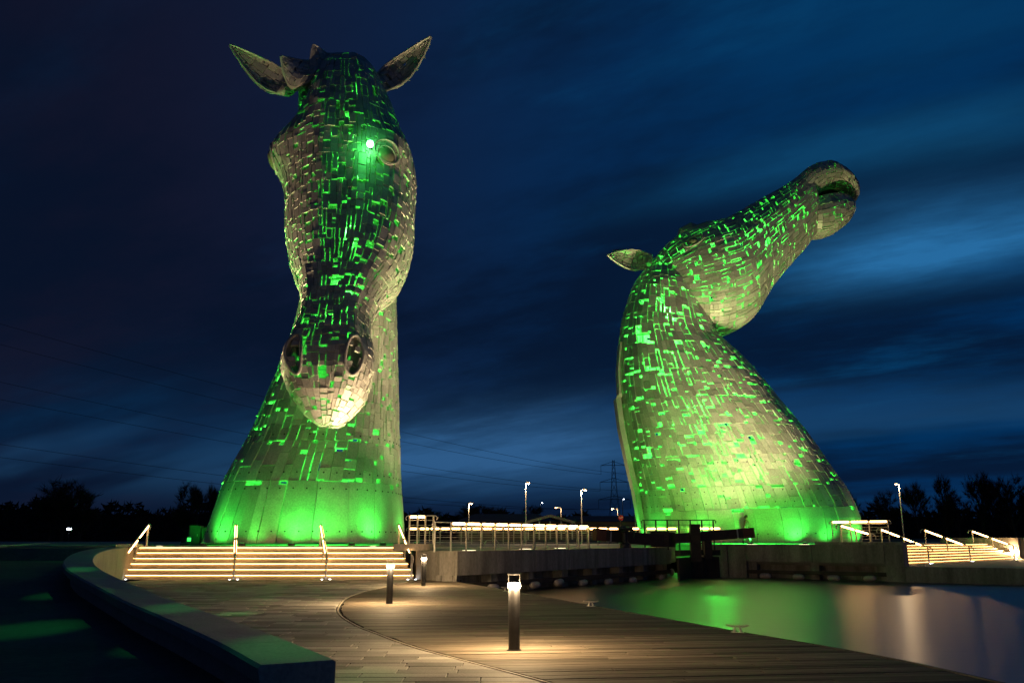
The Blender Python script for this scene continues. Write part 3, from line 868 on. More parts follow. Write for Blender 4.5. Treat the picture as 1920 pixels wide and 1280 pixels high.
def ring_pts(F, J, hw, lat, fw=.55, jw=.5, cheek=1.0, dx=0.0, belly=0.0):
    """F: front/top point, J: back/bottom point, lat: unit lateral vector; returns 12 control points"""
    F, J, lat = np.array(F, float), np.array(J, float), np.array(lat, float)
    M = (F + J) / 2; h = (F - J) / 2
    side = [(0, 1.0), (fw, .97), (.86, .62), (1.0 * cheek, .12), (.93, -.42), (jw, -.90), (0, -1.0)]
    pts = []
    for a, b_ in side: pts.append(M + lat * (hw * a + dx) + h * b_)
    for a, b_ in side[-2:0:-1]: pts.append(M + lat * (-hw * a + dx) + h * b_)
    return pts


CAMV = np.array([0, 0, EYE])


def plate_mb(sf, ua, ub, va, vb, off, tilt, th, seg, bev=.016):
    L = ub - ua; nu = max(1, int(math.ceil(L / seg))); c = sf.circ_at((ua + ub) / 2); nvv = max(1, int(math.ceil((vb - va) * c / seg)))
    top, bot = [], []
    for i in range(nu + 1):
        for j in range(nvv + 1):
            u = ua + L * i / nu; v = va + (vb - va) * j / nvv; p = sf.P(u, v); q = sf.N(u, v)
            o_ = off + tilt * (i / nu - .5); ue_ = u + (bev if i == nu else (-bev if i == 0 else 0)); ve_ = v + ((bev if j == nvv else (-bev if j == 0 else 0)) / c)
            top.append(p + q * o_); bot.append((sf.P(ue_, ve_) if (ue_ != u or ve_ != v) else p) + q * (o_ - th))
    K = len(top); fs = []; w = nvv + 1; flip = sf.sgn < 0
    def F(*a): fs.append(tuple(a) if not flip else tuple(reversed(a)))
    for i in range(nu):
        for j in range(nvv):
            a = i * w + j; F(a, a + w, a + w + 1, a + 1); F(K + a, K + a + 1, K + a + w + 1, K + a + w)
    for i in range(nu):
        a = i * w; F(a, K + a, K + a + w, a + w); a = i * w + nvv; F(a, a + w, K + a + w, K + a)
    for j in range(nvv):
        a = j; F(a, a + 1, K + a + 1, K + a); a = nu * w + j; F(a, K + a, K + a + 1, a + 1)
    return top + bot, fs


def clad(sf, belts, rnd, hole=.05, th=.085, avoid=(), seg=.75, notch=.45, slot=.3):
    """belts: list of (u0,u1,column width,min len,max len,hole prob); returns list of (score, MB)"""
    out = []
    for (u0, u1, cw, l0, l1, hp) in belts:
        um = (u0 + u1) / 2; c = sf.circ_at(um); n = max(4, int(round(c / cw)))
        ws = [rnd.uniform(.6, 1.5) for _ in range(n)]; tot = sum(ws); vv = [0]
        for w in ws: vv.append(vv[-1] + w / tot)
        for k in range(n):
            va, vb = vv[k], vv[k + 1]; u = u0
            uend0 = u0
            while u < u1 - .05:
                L = rnd.uniform(l0, l1)
                if u1 - (u + L) < l0 * .6: L = u1 - u
                ue = u + L; unext = ue
                mid = sf.P(u + L / 2, (va + vb) / 2); drop = rnd.random() < hp
                for (ctr, rad) in avoid:
                    if np.linalg.norm((mid - ctr)) < rad: drop = True
                narrow = 0
                if drop and rnd.random() < .8 and L <= .34: drop = False
                if drop and L > .34 and hp > 0 and rnd.random() < .975 and not any(np.linalg.norm((mid - ctr)) < rad for (ctr, rad) in avoid):
                    drop = False; hs_ = min(L * .35, rnd.uniform(.06, .20)); narrow = 1 if rnd.random() < .62 else 0
                    if not narrow and rnd.random() < .5: u = u + hs_
                    elif not narrow: ue = ue - hs_
                if not drop:
                    q_ = rnd.random(); nz = sf.N(u + L / 2, (va + vb) / 2)[2]
                    if nz > .05: q_ = min(1, q_ + .10)
                    if narrow: q_ = 1 if q_ > .7 else .85
                    g = .026 if q_ < .80 else (rnd.uniform(.045, .075) if q_ < .96 else rnd.uniform(.08, .12))
                    gu = .013 if rnd.random() < .9 else rnd.uniform(.02, .05)
                    cc = sf.circ_at(u + L / 2); gv = g / cc
                    j0 = rnd.uniform(-.05, .05) if u > u0 + .01 else rnd.uniform(-.12, .04)
                    a_u, b_u = u + gu + max(0, j0 * .25), ue - gu
                    off = rnd.uniform(.0, .045); tilt = rnd.uniform(-.03, .03)
                    mb = MB()
                    if b_u - a_u > .08:
                        r_ = rnd.random()
                        if r_ < notch * .7 and (vb - va) * cc > .22 and b_u - a_u > .3:
                            f = rnd.uniform(.3, .7); vm = va + (vb - va) * f; cut = min(.22, (b_u - a_u) * rnd.uniform(.08, .3))
                            q = rnd.randrange(4)
                            A = [a_u, b_u, a_u, b_u]
                            if q == 0: A[0] += cut
                            elif q == 1: A[1] -= cut
                            elif q == 2: A[2] += cut
                            else: A[3] -= cut
                            for (x0, x1, y0, y1) in ((A[0], A[1], va + gv / 2, vm), (A[2], A[3], vm, vb - gv / 2)):
                                mb.add(*plate_mb(sf, x0, x1, y0, y1, off, tilt, th, seg))
                        else:
                            mb.add(*plate_mb(sf, a_u, b_u, va + gv / 2, vb - gv / 2, off, tilt, th, seg))
                        nn = sf.N(u + L / 2, (va + vb) / 2); vd = CAMV - mid; D = np.linalg.norm(vd)
                        sc = (b_u - a_u) * (vb - va) * cc * max(0.0, float(np.dot(nn, vd / D))) / D ** 2
                        out.append((sc, mb, mid))
                u = unext
    return out


def bolts(sf, us, vstep, off, mb, r=.035):
    for u in us:
        c = sf.circ_at(u); n = int(c / vstep)
        for k in range(n):
            v = (k + .5) / n; p = sf.P(u, v); q = sf.N(u, v); q = Vector(q); p = Vector(p) + q * (off)
            a = q.cross(Vector((0, 0, 1))).normalized() if abs(q.z) < .95 else Vector((1, 0, 0)); b_ = q.cross(a)
            vs = [p + (a * math.cos(t) + b_ * math.sin(t)) * r + q * .03 for t in (0, 1.05, 2.09, 3.14, 4.19, 5.24)]
            vs += [p + (a * math.cos(t) + b_ * math.sin(t)) * r for t in (0, 1.05, 2.09, 3.14, 4.19, 5.24)]
            mb.add(vs, [(0, 1, 2, 3, 4, 5)] + [(i, (i + 1) % 6, (i + 1) % 6 + 6, i + 6) for i in range(6)])


def frame(sf, step, inset, r, mb, nst=10, u0=0, u1=None):
    u1 = u1 or sf.L[-1]; us = np.arange(u0 + .4, u1 - .2, step)
    for u in us:
        pts = []
        for k in range(25):
            v = k / 24; p = sf.P(u, v) - sf.N(u, v) * inset; pts.append(p)
        mb.tube([Vector(p) for p in pts], r, 5, cap=False)
    for k in range(nst):
        v = (k + .5) / nst
        mb.tube([Vector(sf.P(u, v) - sf.N(u, v) * (inset - r)) for u in np.linspace(u0 + .3, u1 - .3, 26)], r * .7, 5)


def sculpture(root, surfs, avoid, rnd, cap=300, rims=()):
    pcs = []; fm = MB(); bm_ = MB()
    for sf, belts, fr in surfs:
        pcs += clad(sf, belts, rnd, avoid=avoid)
        frame(sf, fr[0], fr[1], fr[2], fm, fr[3])
    pcs.sort(key=lambda q: -q[0]); rest = MB()
    for i, (sc, mb, mid) in enumerate(pcs):
        if i < cap: mb.build('steel_plate', STEEL, root)
        else: rest.add(mb.v, mb.f)
    rest.build('small_steel_plates', STEEL, root, kind='stuff')
    fm.build('inner_frame', STEELIN, root)
    print('plates', len(pcs), 'rest verts', len(rest.v))


def belts_for(sf, spec):
    """spec: (u fraction start, end, belt height, col width, l0, l1, hole)"""
    out = []; L = sf.L[-1]
    for (f0, f1, bh, cw, l0, l1, hp) in spec:
        a, b_ = f0 * L, f1 * L; n = max(1, int(round((b_ - a) / bh)))
        for i in range(n): out.append((a + (b_ - a) * i / n, a + (b_ - a) * (i + 1) / n, cw, l0, l1, hp))
    return out


# ---- left: facing horse head
LR = Vector((-10.3, 46.5, ZL))
kl = empty('horse_head_sculpture', LR, 'giant steel plated horse head facing the viewer with lowered muzzle, lit green', 'sculpture')


def ell(cx, cy, z, rx, ry, yaw=0.0, front=1.0, tiltz=0.0):
    pts = []
    for k in range(12):
        t = 2 * math.pi * k / 12 - math.pi / 2
        c, s_ = math.cos(t), math.sin(t)
        e = .88
        x = rx * math.copysign(abs(c) ** e, c); y = ry * math.copysign(abs(s_) ** e, s_) * (front if s_ < 0 else 1)
        pts.append((cx + x * math.cos(yaw) - y * math.sin(yaw), cy + x * math.sin(yaw) + y * math.cos(yaw), z - tiltz * y))
    return pts


def nl(y, xl, xr, Yc, ry, yaw=0.0, k=1.0):
    a, b_ = at(xl, y, Yc), at(xr, y, Yc)
    return ell((a.x + b_.x) / 2, Yc, a.z, (b_.x - a.x) / 2 * k, ry, yaw)


z0p = at(580, 1022, 46.5)
neckL = []
a, b_ = at(404, 1010, 47), at(756, 1010, 47)
neckL.append(ell((a.x + b_.x) / 2, 47, ZL + .1, (b_.x - a.x) / 2, 6.6))
for (y, xl, xr, Yc, ry) in ((985, 412, 755, 47, 6.4), (940, 427, 752, 47, 6.1), (900, 441, 749, 47, 5.8), (830, 478, 747, 47, 5.2), (760, 508, 745, 47, 4.8), (700, 532, 744, 47.2, 4.4), (620, 560, 742, 47.4, 4.1), (540, 575, 741, 47.8, 3.8), (440, 580, 752, 48.2, 3.6), (340, 575, 742, 48.4, 3.4), (240, 565, 715, 48.2, 3.1), (150, 570, 690, 47.6, 2.3), (118, 600, 660, 47.4, 1.3)):
    neckL.append(nl(y, xl, xr, Yc, ry))
sNL = Surf(neckL)
psi = math.radians(4)
latL = (math.cos(psi), -math.sin(psi), 0)
HS = [  # F(Y,z)  J(Y,z)  hw  cx  fw jw cheek
    ((45.9, 29.75), (47.2, 29.2), .55, -9.9, .5, .5, 1),
    ((44.9, 29.3), (48.4, 27.6), 1.65, -9.9, .5, .5, 1),
    ((43.9, 27.7), (48.8, 25.6), 2.35, -9.75, .5, .5, 1),
    ((43.1, 25.6), (48.9, 23.2), 2.95, -9.55, .46, .5, 1),
    ((42.4, 23.2), (48.6, 20.6), 3.45, -9.35, .42, .5, 1.06),
    ((41.8, 21.0), (48.0, 18.2), 3.50, -9.20, .40, .55, 1.0),
    ((41.1, 18.6), (46.9, 15.8), 3.38, -9.02, .42, .6, 1.0),
    ((40.4, 16.3), (45.2, 13.9), 2.85, -8.86, .48, .6, 1.0),
    ((39.7, 14.2), (42.7, 12.7), 2.05, -8.75, .58, .6, 1),
    ((39.0, 12.5), (41.2, 11.2), 1.68, -8.75, .66, .6, 1),
    ((38.3, 11.1), (40.6, 9.6), 1.82, -8.72, .70, .6, 1.06),
    ((37.8, 9.8), (40.1, 8.5), 1.92, -8.70, .66, .55, 1.05),
    ((37.6, 8.4), (39.6, 7.5), 1.70, -8.62, .60, .5, 1.0),
    ((37.8, 7.45), (39.1, 6.9), 1.12, -8.55, .55, .5, 1.0),
    ((38.05, 6.75), (38.75, 6.5), .55, -8.50, .55, .5, 1.0),
    ((38.3, 6.62), (38.45, 6.55), .08, -8.50, .55, .5, 1.0),
]
rings = []
for (F, J, hw, cx, fw, jw, ck_) in HS:
    rings.append(ring_pts((cx, F[0], F[1]), (cx + .4, J[0], J[1]), hw, latL, fw, jw, ck_))
sHL = Surf(rings, bumps=((at(502, 268, 44.4), (-1, -.35, 0), .95, 1.5), (at(515, 300, 44.4), (-1, -.1, 0), .3, 1.8), (at(735, 262, 43.2), (.75, -.7, 0), .5, 1.2),
    (at(546, 668, 38.3), (-1, -.4, 0), .30, 1.1), (at(676, 668, 38.3), (1, -.4, 0), .25, 1.1)))


def surf_near(sf, px, py):
    """first point of the surface met by the ray through that pixel"""
    d = np.array(ray(px, py)); best = None
    for i in range(0, len(sf.L), 2):
        for j in range(0, sf.nv, 1):
            p = sf.T[i, j]; w = p - CAMV; t = w.dot(d) / d.dot(d); e = np.linalg.norm(w - d * t)
            if best is None or e * 6 + t * .25 < best[0]: best = (e * 6 + t * .25, sf.L[i], j / sf.nv)
    return best[1], best[2]


def patch_ring(sf, u, v, au, av, r, off, n=28, rot=0.0):
    c = sf.circ_at(u); pts = []
    for k in range(n + 1):
        t = 2 * math.pi * k / n; x, y = math.cos(t) * au, math.sin(t) * av
        x, y = x * math.cos(rot) - y * math.sin(rot), x * math.sin(rot) + y * math.cos(rot)
        pts.append(Vector(sf.P(u + x, v + y / c) + sf.N(u + x, v + y / c) * off))
    return MB().tube(pts, r, 8, cap=False)


avoidL = []
eyes = []
for (px, py, au, av) in ((727, 292, .62, .58), (509, 302, .75, .5)):
    u, v = surf_near(sHL, px, py); eyes.append((u, v, au, av)); avoidL.append((sHL.P(u, v), .62))
nos = []
for (px, py, au, av) in ((669, 664, .92, .42), (549, 664, .92, .36)):
    u, v = surf_near(sHL, px, py); nos.append((u, v, au, av)); avoidL.append((sHL.P(u, v), .55)); avoidL.append((sHL.P(u - .5, v), .45)); avoidL.append((sHL.P(u + .5, v), .45))
bN = belts_for(sNL, ((0, .10, 3.0, 1.4, 2.6, 3.2, 0.0), (.10, .17, 2.0, .62, .5, 1.6, .22), (.17, .98, 2.2, .36, .26, .95, .52)))
bH = belts_for(sHL, ((.02, .60, 1.9, .31, .24, .9, .50), (.60, .72, 1.6, .28, .22, .7, .38), (.72, 1.0, .9, .27, .2, .5, .16)))
sculpture(kl, [(sNL, bN, (1.6, .55, .07, 14)), (sHL, bH, (1.3, .4, .06, 12))], avoidL, random.Random(5))
for (u, v, au, av) in eyes:
    e = patch_ring(sHL, u, v, au * .92, av * .92, .038, .05).build('eye_rim', RAILM, kl, smooth=True)
    c = sHL.P(u, v); q = sHL.N(u, v); a = Vector(sHL.P(u + .3, v) - c).normalized(); b_ = Vector(q).cross(a)
    mb = MB(); vs = []; fs = []
    for i in range(6):
        ph = i / 5 * math.pi / 2
        for k in range(18):
            t = 2 * math.pi * k / 18
            vs.append(Vector(c) + (a * math.cos(t) * au * .93 + b_ * math.sin(t) * av * .93) * math.cos(ph) + Vector(q) * (.30 * math.sin(ph) - .12))
    for i in range(5):
        for k in range(18): fs.append((i * 18 + k, i * 18 + (k + 1) % 18, (i + 1) * 18 + (k + 1) % 18, (i + 1) * 18 + k))
    mb.add(vs, fs).build('eyeball', EYEG, kl, smooth=True)
    patch_ring(sHL, u - .25, v, au * 1.15, av * 1.25, .06, .05).build('eyelid', STEEL, kl, smooth=True)
for (u, v, au, av) in nos:
    patch_ring(sHL, u, v, au, av, .085, .05).build('nostril_rim', STEEL, kl, smooth=True)
    # hollow behind the nostril
    c = sHL.circ_at(u); mb = MB(); vs = []; fs = []
    for i in range(4):
        for k in range(16):
            t = 2 * math.pi * k / 16; sc_ = (1, .9, .65, .2)[i]
            x, y = math.cos(t) * au * sc_, math.sin(t) * av * sc_
            p = sHL.P(u + x, v + y / c); q = sHL.N(u, v); vs.append(p - q * (0, .35, .6, .75)[i])
    for i in range(3):
        for k in range(16): fs.append((i * 16 + k, i * 16 + (k + 1) % 16, (i + 1) * 16 + (k + 1) % 16, (i + 1) * 16 + k))
    mb.add(vs, fs).build('nostril_hollow', STEELIN, kl, smooth=True)


def ear(base, tip, width, facing, root, name='ear', rnd=random.Random(3), open_=True, bulge=.38):
    """leaf-shaped cupped ear; plates on its back shell and rims round the opening"""
    B, T = Vector(base), Vector(tip); ax = (T - B); L = ax.length; ax.normalize(); f = Vector(facing); f = (f - ax * f.dot(ax)).normalized(); sd_ = ax.cross(f)
    prof = [(0, .55), (.12, .78), (.28, 1.0), (.45, .98), (.62, .78), (.78, .52), (.9, .27), (1.0, .02)]
    rings = []
    for t, w in prof:
        c = B + ax * L * t - f * 0.25 * width * math.sin(math.pi * t); w_ = w * width / 2
        pts = []
        for k in range(12):
            a = 2 * math.pi * k / 12
            x, y = math.cos(a) * w_, math.sin(a) * w_ * (.75 if math.sin(a) < 0 else .28)
            if open_ and .15 < t < .97 and math.sin(a) > .2: y = -w_ * .25 * math.sin(a)
            pts.append(c + sd_ * x + f * y)
        rings.append([tuple(p) for p in pts])
    sf = Surf(rings, ku=8, nv=48)
    pcs = clad(sf, belts_for(sf, ((.0, .99, .8, .34, .25, .8, .09),)), rnd, seg=.5)
    mb = MB(); 
    for sc, p, mid in pcs: mb.add(p.v, p.f)
    e = mb.build(name, STEEL, root)
    fm = MB(); frame(sf, .8, .2, .04, fm, 6); fm.build('ear_frame', STEELIN, e)
    for sgn in (-1, 1):
        pts = [B + ax * L * t - f * 0.25 * width * math.sin(math.pi * t) + sd_ * sgn * w * width / 2 for t, w in prof]
        MB().tube(pts, .07, 6).build('ear_rim', RAILM, e)
    return e


rd = random.Random(8)
eb1 = at(551, 170, 46.3); et1 = at(431, 84, 45.6)
ear(eb1, et1, 1.65, (-.1, -1, .15), kl, rnd=rd)
eb2 = at(703, 164, 46.3); et2 = at(808, 69, 45.6)
ear(eb2, et2, 1.65, (.1, -1, .15), kl, rnd=rd)
# forelock plates folded over the poll
ear(at(592, 138, 44.9), at(527, 106, 44.5), 2.4, (-.3, -1, .5), kl, name='forelock', rnd=rd, open_=False)
ear(at(640, 140, 44.9), at(588, 84, 45.2), 2.2, (.2, -1, .6), kl, name='forelock', rnd=rd, open_=False)
# floodlight at the eye corner
lp = at(694, 270, 41.6)
MB().lathe(lp, [(.05, -.18), (.14, -.14), (.19, 0), (.14, .14), (.05, .18)], 14).build('eye_lamp', GLENS, kl, smooth=True)
MB().tube([lp + Vector((0, .3, 0)), lp + Vector((.05, 1.6, -.3))], .05, 6).build('lamp_bracket', DARKM, kl)
lamp('POINT', 'eye_lamp_light', lp + Vector((0, -.32, .0)), 60, (.05, 1, .14), kl, size=.15)

for bx_, by_, bz_, cone_, pw_ in ((545, 1214, .5, 2.6, 26000), (330, 1136, .6, 2.2, 17000), (440, 1150, 0, 2.4, 20000), (45, 1195, .02, 3.4, 26000), (90, 1140, .1, 2.6, 17000), (690, 1268, 0, 2.0, 17000)):  # added beams, aimed to make green patches on ramp, wall and paving
    lamp('SPOT', 'added_patch_beam', lp + Vector((0, -.4, -.05)), pw_ * .38, (.05, 1, .16), kl, gnd(bx_, by_, bz_), .05, cone_, 1.0)

GRN = (.045, 1.0, .07)
for t in np.linspace(.08, .93, 8):
    c = sNL.C(t * sNL.L[-1]); lamp('POINT', 'inner_green_lamp', Vector(c) + Vector((RN.uniform(-.6, .6), RN.uniform(-.6, .6), 0)), 1700, GRN, kl, size=.12)
for t in np.linspace(.18, .90, 6):
    c = sHL.C(t * sHL.L[-1]); lamp('POINT', 'inner_green_lamp', Vector(c), 900 if t < .7 else 150, GRN, kl, size=.12)


def base_light(root, sf, v, power, col=GRN, out=.85, aim=6.0, cone=150):
    power *= .26
    p = Vector(sf.P(.05, v)); nn = Vector(sf.N(.2, v)); nn.z = 0; nn.normalize(); p = p + nn * out; p.z = root['_o'][2] + .12
    MB().lathe((p.x, p.y, p.z - .11), [(.16, 0), (.16, .1), (.12, .12)], 14).build('green_uplight', GLENS if False else DARKM, root)
    MB().lathe((p.x, p.y, p.z - .11), [(.10, .122), (.09, .128)], 14).build('uplight_lens', GLENB, root)
    t = Vector(sf.P(aim, v)) + nn * .15
    lamp('SPOT', 'green_uplight_beam', p + Vector((0, 0, .08)), power, col, root, t, .10, cone, 1.0)


def v_at_px(sf, px, py=1000, u=.3):
    best = None
    for j in range(sf.nv):
        v = j / sf.nv; p = sf.P(u, v); q = sf.N(u, v)
        if np.dot(q, CAMV - p) < 0: continue
        dep = p[1] * CP + (p[2] - EYE) * SP; x = 960 + 1600 * p[0] / dep
        if best is None or abs(x - px) < best[0]: best = (abs(x - px), v)
    return best[1]


for px, pw in ((410, 2600), (480, 700), (552, 2500), (606, 1700), (650, 500), (692, 3000), (752, 1200)):  # weaker lamps between the main ones are added to fill the wash
    base_light(kl, sNL, v_at_px(sNL, px), pw)

gf = Vector((-17.0, 45.6, ZL))  # added green flood, unseen fixture that washes the left of the neck
root = empty('added_green_flood', gf, 'small added green floodlight on the plaza left of the facing horse head', 'floodlight')
MB().box((gf.x, gf.y, ZL + .04), (.4, .3, .08)).build('base', DARKM, root)
MB().box((gf.x + .02, gf.y, ZL + .24), (.30, .36, .26), -.3).build('housing', DARKM, root)
MB().box((gf.x + .19, gf.y, ZL + .28), (.02, .28, .18), -.3).build('lens', GLENB, root)
lamp('SPOT', 'added_flood_beam', gf + Vector((.28, 0, .3)), 13000, GRN, root, (-13.0, 45.5, 9.5), .1, 84, 1.0)

# ---- right: rearing horse head, seen from the side
RR = Vector((at(1400, 1015, 62).x, 62, ZR))
kr = empty('horse_head_sculpture', RR, 'giant steel plated horse head thrown back with open mouth to the sky, lit green', 'sculpture')
latR = np.array((.10, -1.0, 0)); latR /= np.linalg.norm(latR)
YC = 62.0


def rr(fp, jp, hw, fw=.5, jw=.5, ck_=1.0, Y=YC, Y2=None):
    F = np.array(at(fp[0], fp[1], Y)); J = np.array(at(jp[0], jp[1], Y2 or Y))
    return ring_pts(F, J, hw, latR, fw, jw, ck_)


NK = [((1206, 1012), (1594, 1012), 6.3), ((1203, 985), (1594, 975), 6.2), ((1196, 935), (1574, 925), 5.9), ((1184, 880), (1541, 876), 5.6), ((1172, 820), (1502, 818), 5.2), ((1163, 765), (1457, 762), 4.7), ((1160, 715), (1418, 712), 4.2), ((1161, 665), (1382, 672), 3.7), ((1165, 615), (1347, 640), 3.2), ((1177, 565), (1326, 600), 2.9), ((1194, 525), (1300, 545), 2.6), ((1214, 500), (1280, 505), 1.6)]
rings = []
for i, (b_, f, ry) in enumerate(NK):
    B3, F3 = np.array(at(b_[0], b_[1], YC)), np.array(at(f[0], f[1], YC))
    if i == 0: B3[2] = ZR + .1; F3[2] = ZR + .1
    C3 = (B3 + F3) / 2; ax = (B3 - F3) / 2; pts = []
    for k in range(12):
        t = 2 * math.pi * k / 12; c, s_ = math.cos(t), math.sin(t); e = .9
        pts.append(C3 + ax * math.copysign(abs(c) ** e, c) + latR * ry * math.copysign(abs(s_) ** e, s_))
    rings.append(pts)
sNR = Surf(rings)
HR = [((1214, 515), (1230, 560), .8), ((1226, 486), (1262, 600), 2.0), ((1262, 452), (1306, 626), 2.9), ((1308, 430), (1350, 630), 3.4), ((1350, 421), (1404, 602), 3.25), ((1398, 394), (1440, 546), 2.8), ((1438, 371), (1474, 504), 2.35), ((1474, 350), (1506, 468), 2.1), ((1495, 333), (1521, 447), 1.95), ((1510, 326), (1530, 436), 1.75)]
rings = [rr(F, J, hw, .52 if i < 7 else .6, .5, 1.0) for i, (F, J, hw) in enumerate(HR)]
sHR = Surf(rings)
UL = [((1490, 338), (1506, 388), 1.75), ((1508, 322), (1522, 370), 1.85), ((1530, 313), (1540, 358), 1.75), ((1552, 311), (1556, 350), 1.6), ((1572, 321), (1572, 348), 1.4), ((1590, 334), (1583, 353), 1.2), ((1604, 352), (1591, 363), .95), ((1605, 371), (1594, 376), .75), ((1598, 385), (1592, 385), .4)]
sUL = Surf([rr(F, J, hw, .6, .6, 1.0) for F, J, hw in UL])
CH = [((1494, 392), (1510, 436), 1.5), ((1516, 381), (1528, 444), 1.75), ((1541, 373), (1555, 440), 1.8), ((1565, 370), (1577, 428), 1.6), ((1585, 375), (1592, 411), 1.2), ((1597, 386), (1598, 398), .45)]
sCH = Surf([rr(F, J, hw, .6, .6, 1.0) for F, J, hw in CH])
avoidR = []
u, v = surf_near(sHR, 1300, 452)
bN = belts_for(sNR, ((0, .10, 3.0, 1.4, 2.6, 3.2, 0.0), (.10, .17, 2.2, .62, .5, 1.6, .22), (.17, .98, 2.2, .40, .28, 1.0, .50)))
bH = belts_for(sHR, ((.02, .98, 1.9, .32, .24, .9, .48),))
bU = belts_for(sUL, ((.0, .98, .9, .32, .25, .7, .06),))
bC = belts_for(sCH, ((.0, .98, .9, .34, .25, .7, .05),))
sculpture(kr, [(sNR, bN, (1.7, .55, .07, 14)), (sHR, bH, (1.4, .4, .06, 12)), (sUL, bU, (.9, .25, .05, 8)), (sCH, bC, (.9, .25, .05, 8))], avoidR, random.Random(6))
e1 = at(1222, 491, 61.2); e2 = at(1139, 478, 60.6)
ear(e1, e2, 1.5, (.1, -1, -.25), kr, rnd=rd)
e1 = at(1224, 486, 63.5); e2 = at(1150, 470, 65.5)
ear(e1, e2, 1.4, (-.2, .6, .6), kr, rnd=rd)
patch_ring(sHR, u, v, .7, .4, .06, .06).build('eye_rim', STEEL, kr, smooth=True)
c = sHR.P(u, v); q = sHR.N(u, v)
eb_ = MB(); eb_.lathe(Vector(c) - Vector(q) * .1, [(.06, -.3), (.26, -.22), (.36, 0), (.26, .22), (.06, .3)], 14).build('eyeball', EYEG, kr, smooth=True)
# brow and nostril ridges on the skyline
mb = MB(); pts = [at(*c, 61) for c in ((1272, 446), (1280, 436), (1296, 430), (1312, 433), (1320, 440))]
mb.tube(pts, [.15, .42, .55, .42, .15], 8).build('brow', STEEL, kr)
mb = MB(); pts = [at(*c, 61.2) for c in ((1500, 340), (1512, 326), (1530, 318), (1545, 318), (1552, 326))]
mb.tube(pts, [.1, .25, .32, .28, .1], 8).build('nostril_rim', STEEL, kr)
mb = MB(); pts = [((1508, 378), (1516, 396)), ((1528, 356), (1536, 390)), ((1552, 342), (1558, 384)), ((1576, 340), (1582, 386)), ((1590, 352), (1592, 392))]
vs = []
for hi, lo in pts: vs += [at(*hi, 62.9), at(*lo, 62.9), at(*lo, 63.1), at(*hi, 63.1)]
mb.add(vs, [(4 * i + k, 4 * i + (k + 1) % 4, 4 * i + 4 + (k + 1) % 4, 4 * i + 4 + k) for i in range(len(pts) - 1) for k in range(4)]).build('mouth_lining', TIMBER, kr)
# mane strip along the crest of the neck
mb = MB(); vs = []; 
crest = [(1199, 990), (1186, 920), (1172, 862), (1159, 800), (1152, 745), (1158, 738), (1156, 690), (1160, 640)]
P = [at(*c, 61.0) for c in crest]
for i, p_ in enumerate(P): vs += [p_ + Vector((.12, 0, 0)), p_ + Vector((.5, .1, 0)), p_ + Vector((.5, 1.6, 0)), p_ + Vector((.12, 1.6, 0))]
fs = [(4 * i + k, 4 * i + (k + 1) % 4, 4 * i + 4 + (k + 1) % 4, 4 * i + 4 + k) for i in range(len(P) - 1) for k in range(4)]
mb.add(vs, fs).build('mane_crest', STEEL, kr)
for t in np.linspace(.08, .93, 8):
    c = sNR.C(t * sNR.L[-1]); lamp('POINT', 'inner_green_lamp', Vector(c) + Vector((RN.uniform(-.8, .8), RN.uniform(-.6, .6), 0)), 2100, GRN, kr, size=.14)
for t in np.linspace(.15, .92, 6):
    c = sHR.C(t * sHR.L[-1]); lamp('POINT', 'inner_green_lamp', Vector(c), 1050 if t < .8 else 120, GRN, kr, size=.14)
for px, pw in ((1206, 2600), (1240, 1400), (1320, 1400), (1400, 1100), (1492, 2300), (1560, 1200), (1608, 1600)):  # main lamps, plus weaker added ones that even out the green
    base_light(kr, sNR, v_at_px(sNR, px), pw)

for px, yy, pw in ((1262, 51.5, 2000), (1460, 50.5, 2200)):  # added green floods, put in to tint the rearing head's body
    p = at(px, 1010, yy); p.z = ZR
    root = empty('added_green_ground_light', p, ('added green ground floodlight before the left foot of the rearing head', 'added green ground floodlight before the right foot of the rearing head')[px > 1300], 'ground light', 'added green ground floodlights')
    MB().lathe(p, [(.2, .001), (.2, .03), (.16, .04)], 16).build('rim', DARKM, root)
    MB().lathe(p, [(.14, .038), (.12, .046)], 16).build('lens', GLENB, root)
    lamp('SPOT', 'added_green_beam', p + Vector((0, 0, .08)), pw, (.16, 1, .05), root, at(1300 if px < 1300 else 1400, 760, 62), .08, 88, 1.0)

# bolts on the base panels
for sf, rt in ((sNL, kl), (sNR, kr)):
    mb = MB(); bolts(sf, (.55, 2.6, 3.4, 5.4), .62, .03, mb, .04); mb.build('panel_bolts', BOLT, rt, kind='stuff')

# ------------------------------------------------------------------ lock gates and beams
lg = empty('lock_gate', (QB.x + 1, 49, 0), 'dark timber lock gate closing the gap between the two quay walls', 'lock gate')
G0 = Vector((QB.x - .1, 47.5, 0)); G1 = Vector((RA.x + .3, 51.0, 0)); Gm = G0.lerp(G1, .5) + Vector((-.3, 1.0, 0))
for a, b_ in ((G0, Gm), (Gm, G1)):
    n = 7
    for i in range(n):
        p_, q_ = a.lerp(b_, i / n + .01), a.lerp(b_, (i + 1) / n - .01)
        MB().bar(p_ + Vector((0, 0, -.2)), q_ + Vector((0, 0, -.2)), .12, 1.6).build('gate_plank', TIMBER, lg)
    MB().bar(a + Vector((0, -.1, .85)), b_ + Vector((0, -.1, .85)), .3, .3).build('top_rail', TIMBER, lg)
for (px, y0, y1, w, Y) in ((1302, 982, 1052, .55, 48.5), (1326, 1008, 1046, .4, 49), (1236, 995, 1025, 1.0, 48.3), (1256, 997, 1025, .5, 48.8)):
    t_, b__ = at(px, y0, Y), at(px, y1, Y)
    MB().box((t_.x, Y, (t_.z + b__.z) / 2), (w, .4, t_.z - b__.z)).build('gate_post', TIMBER, lg)


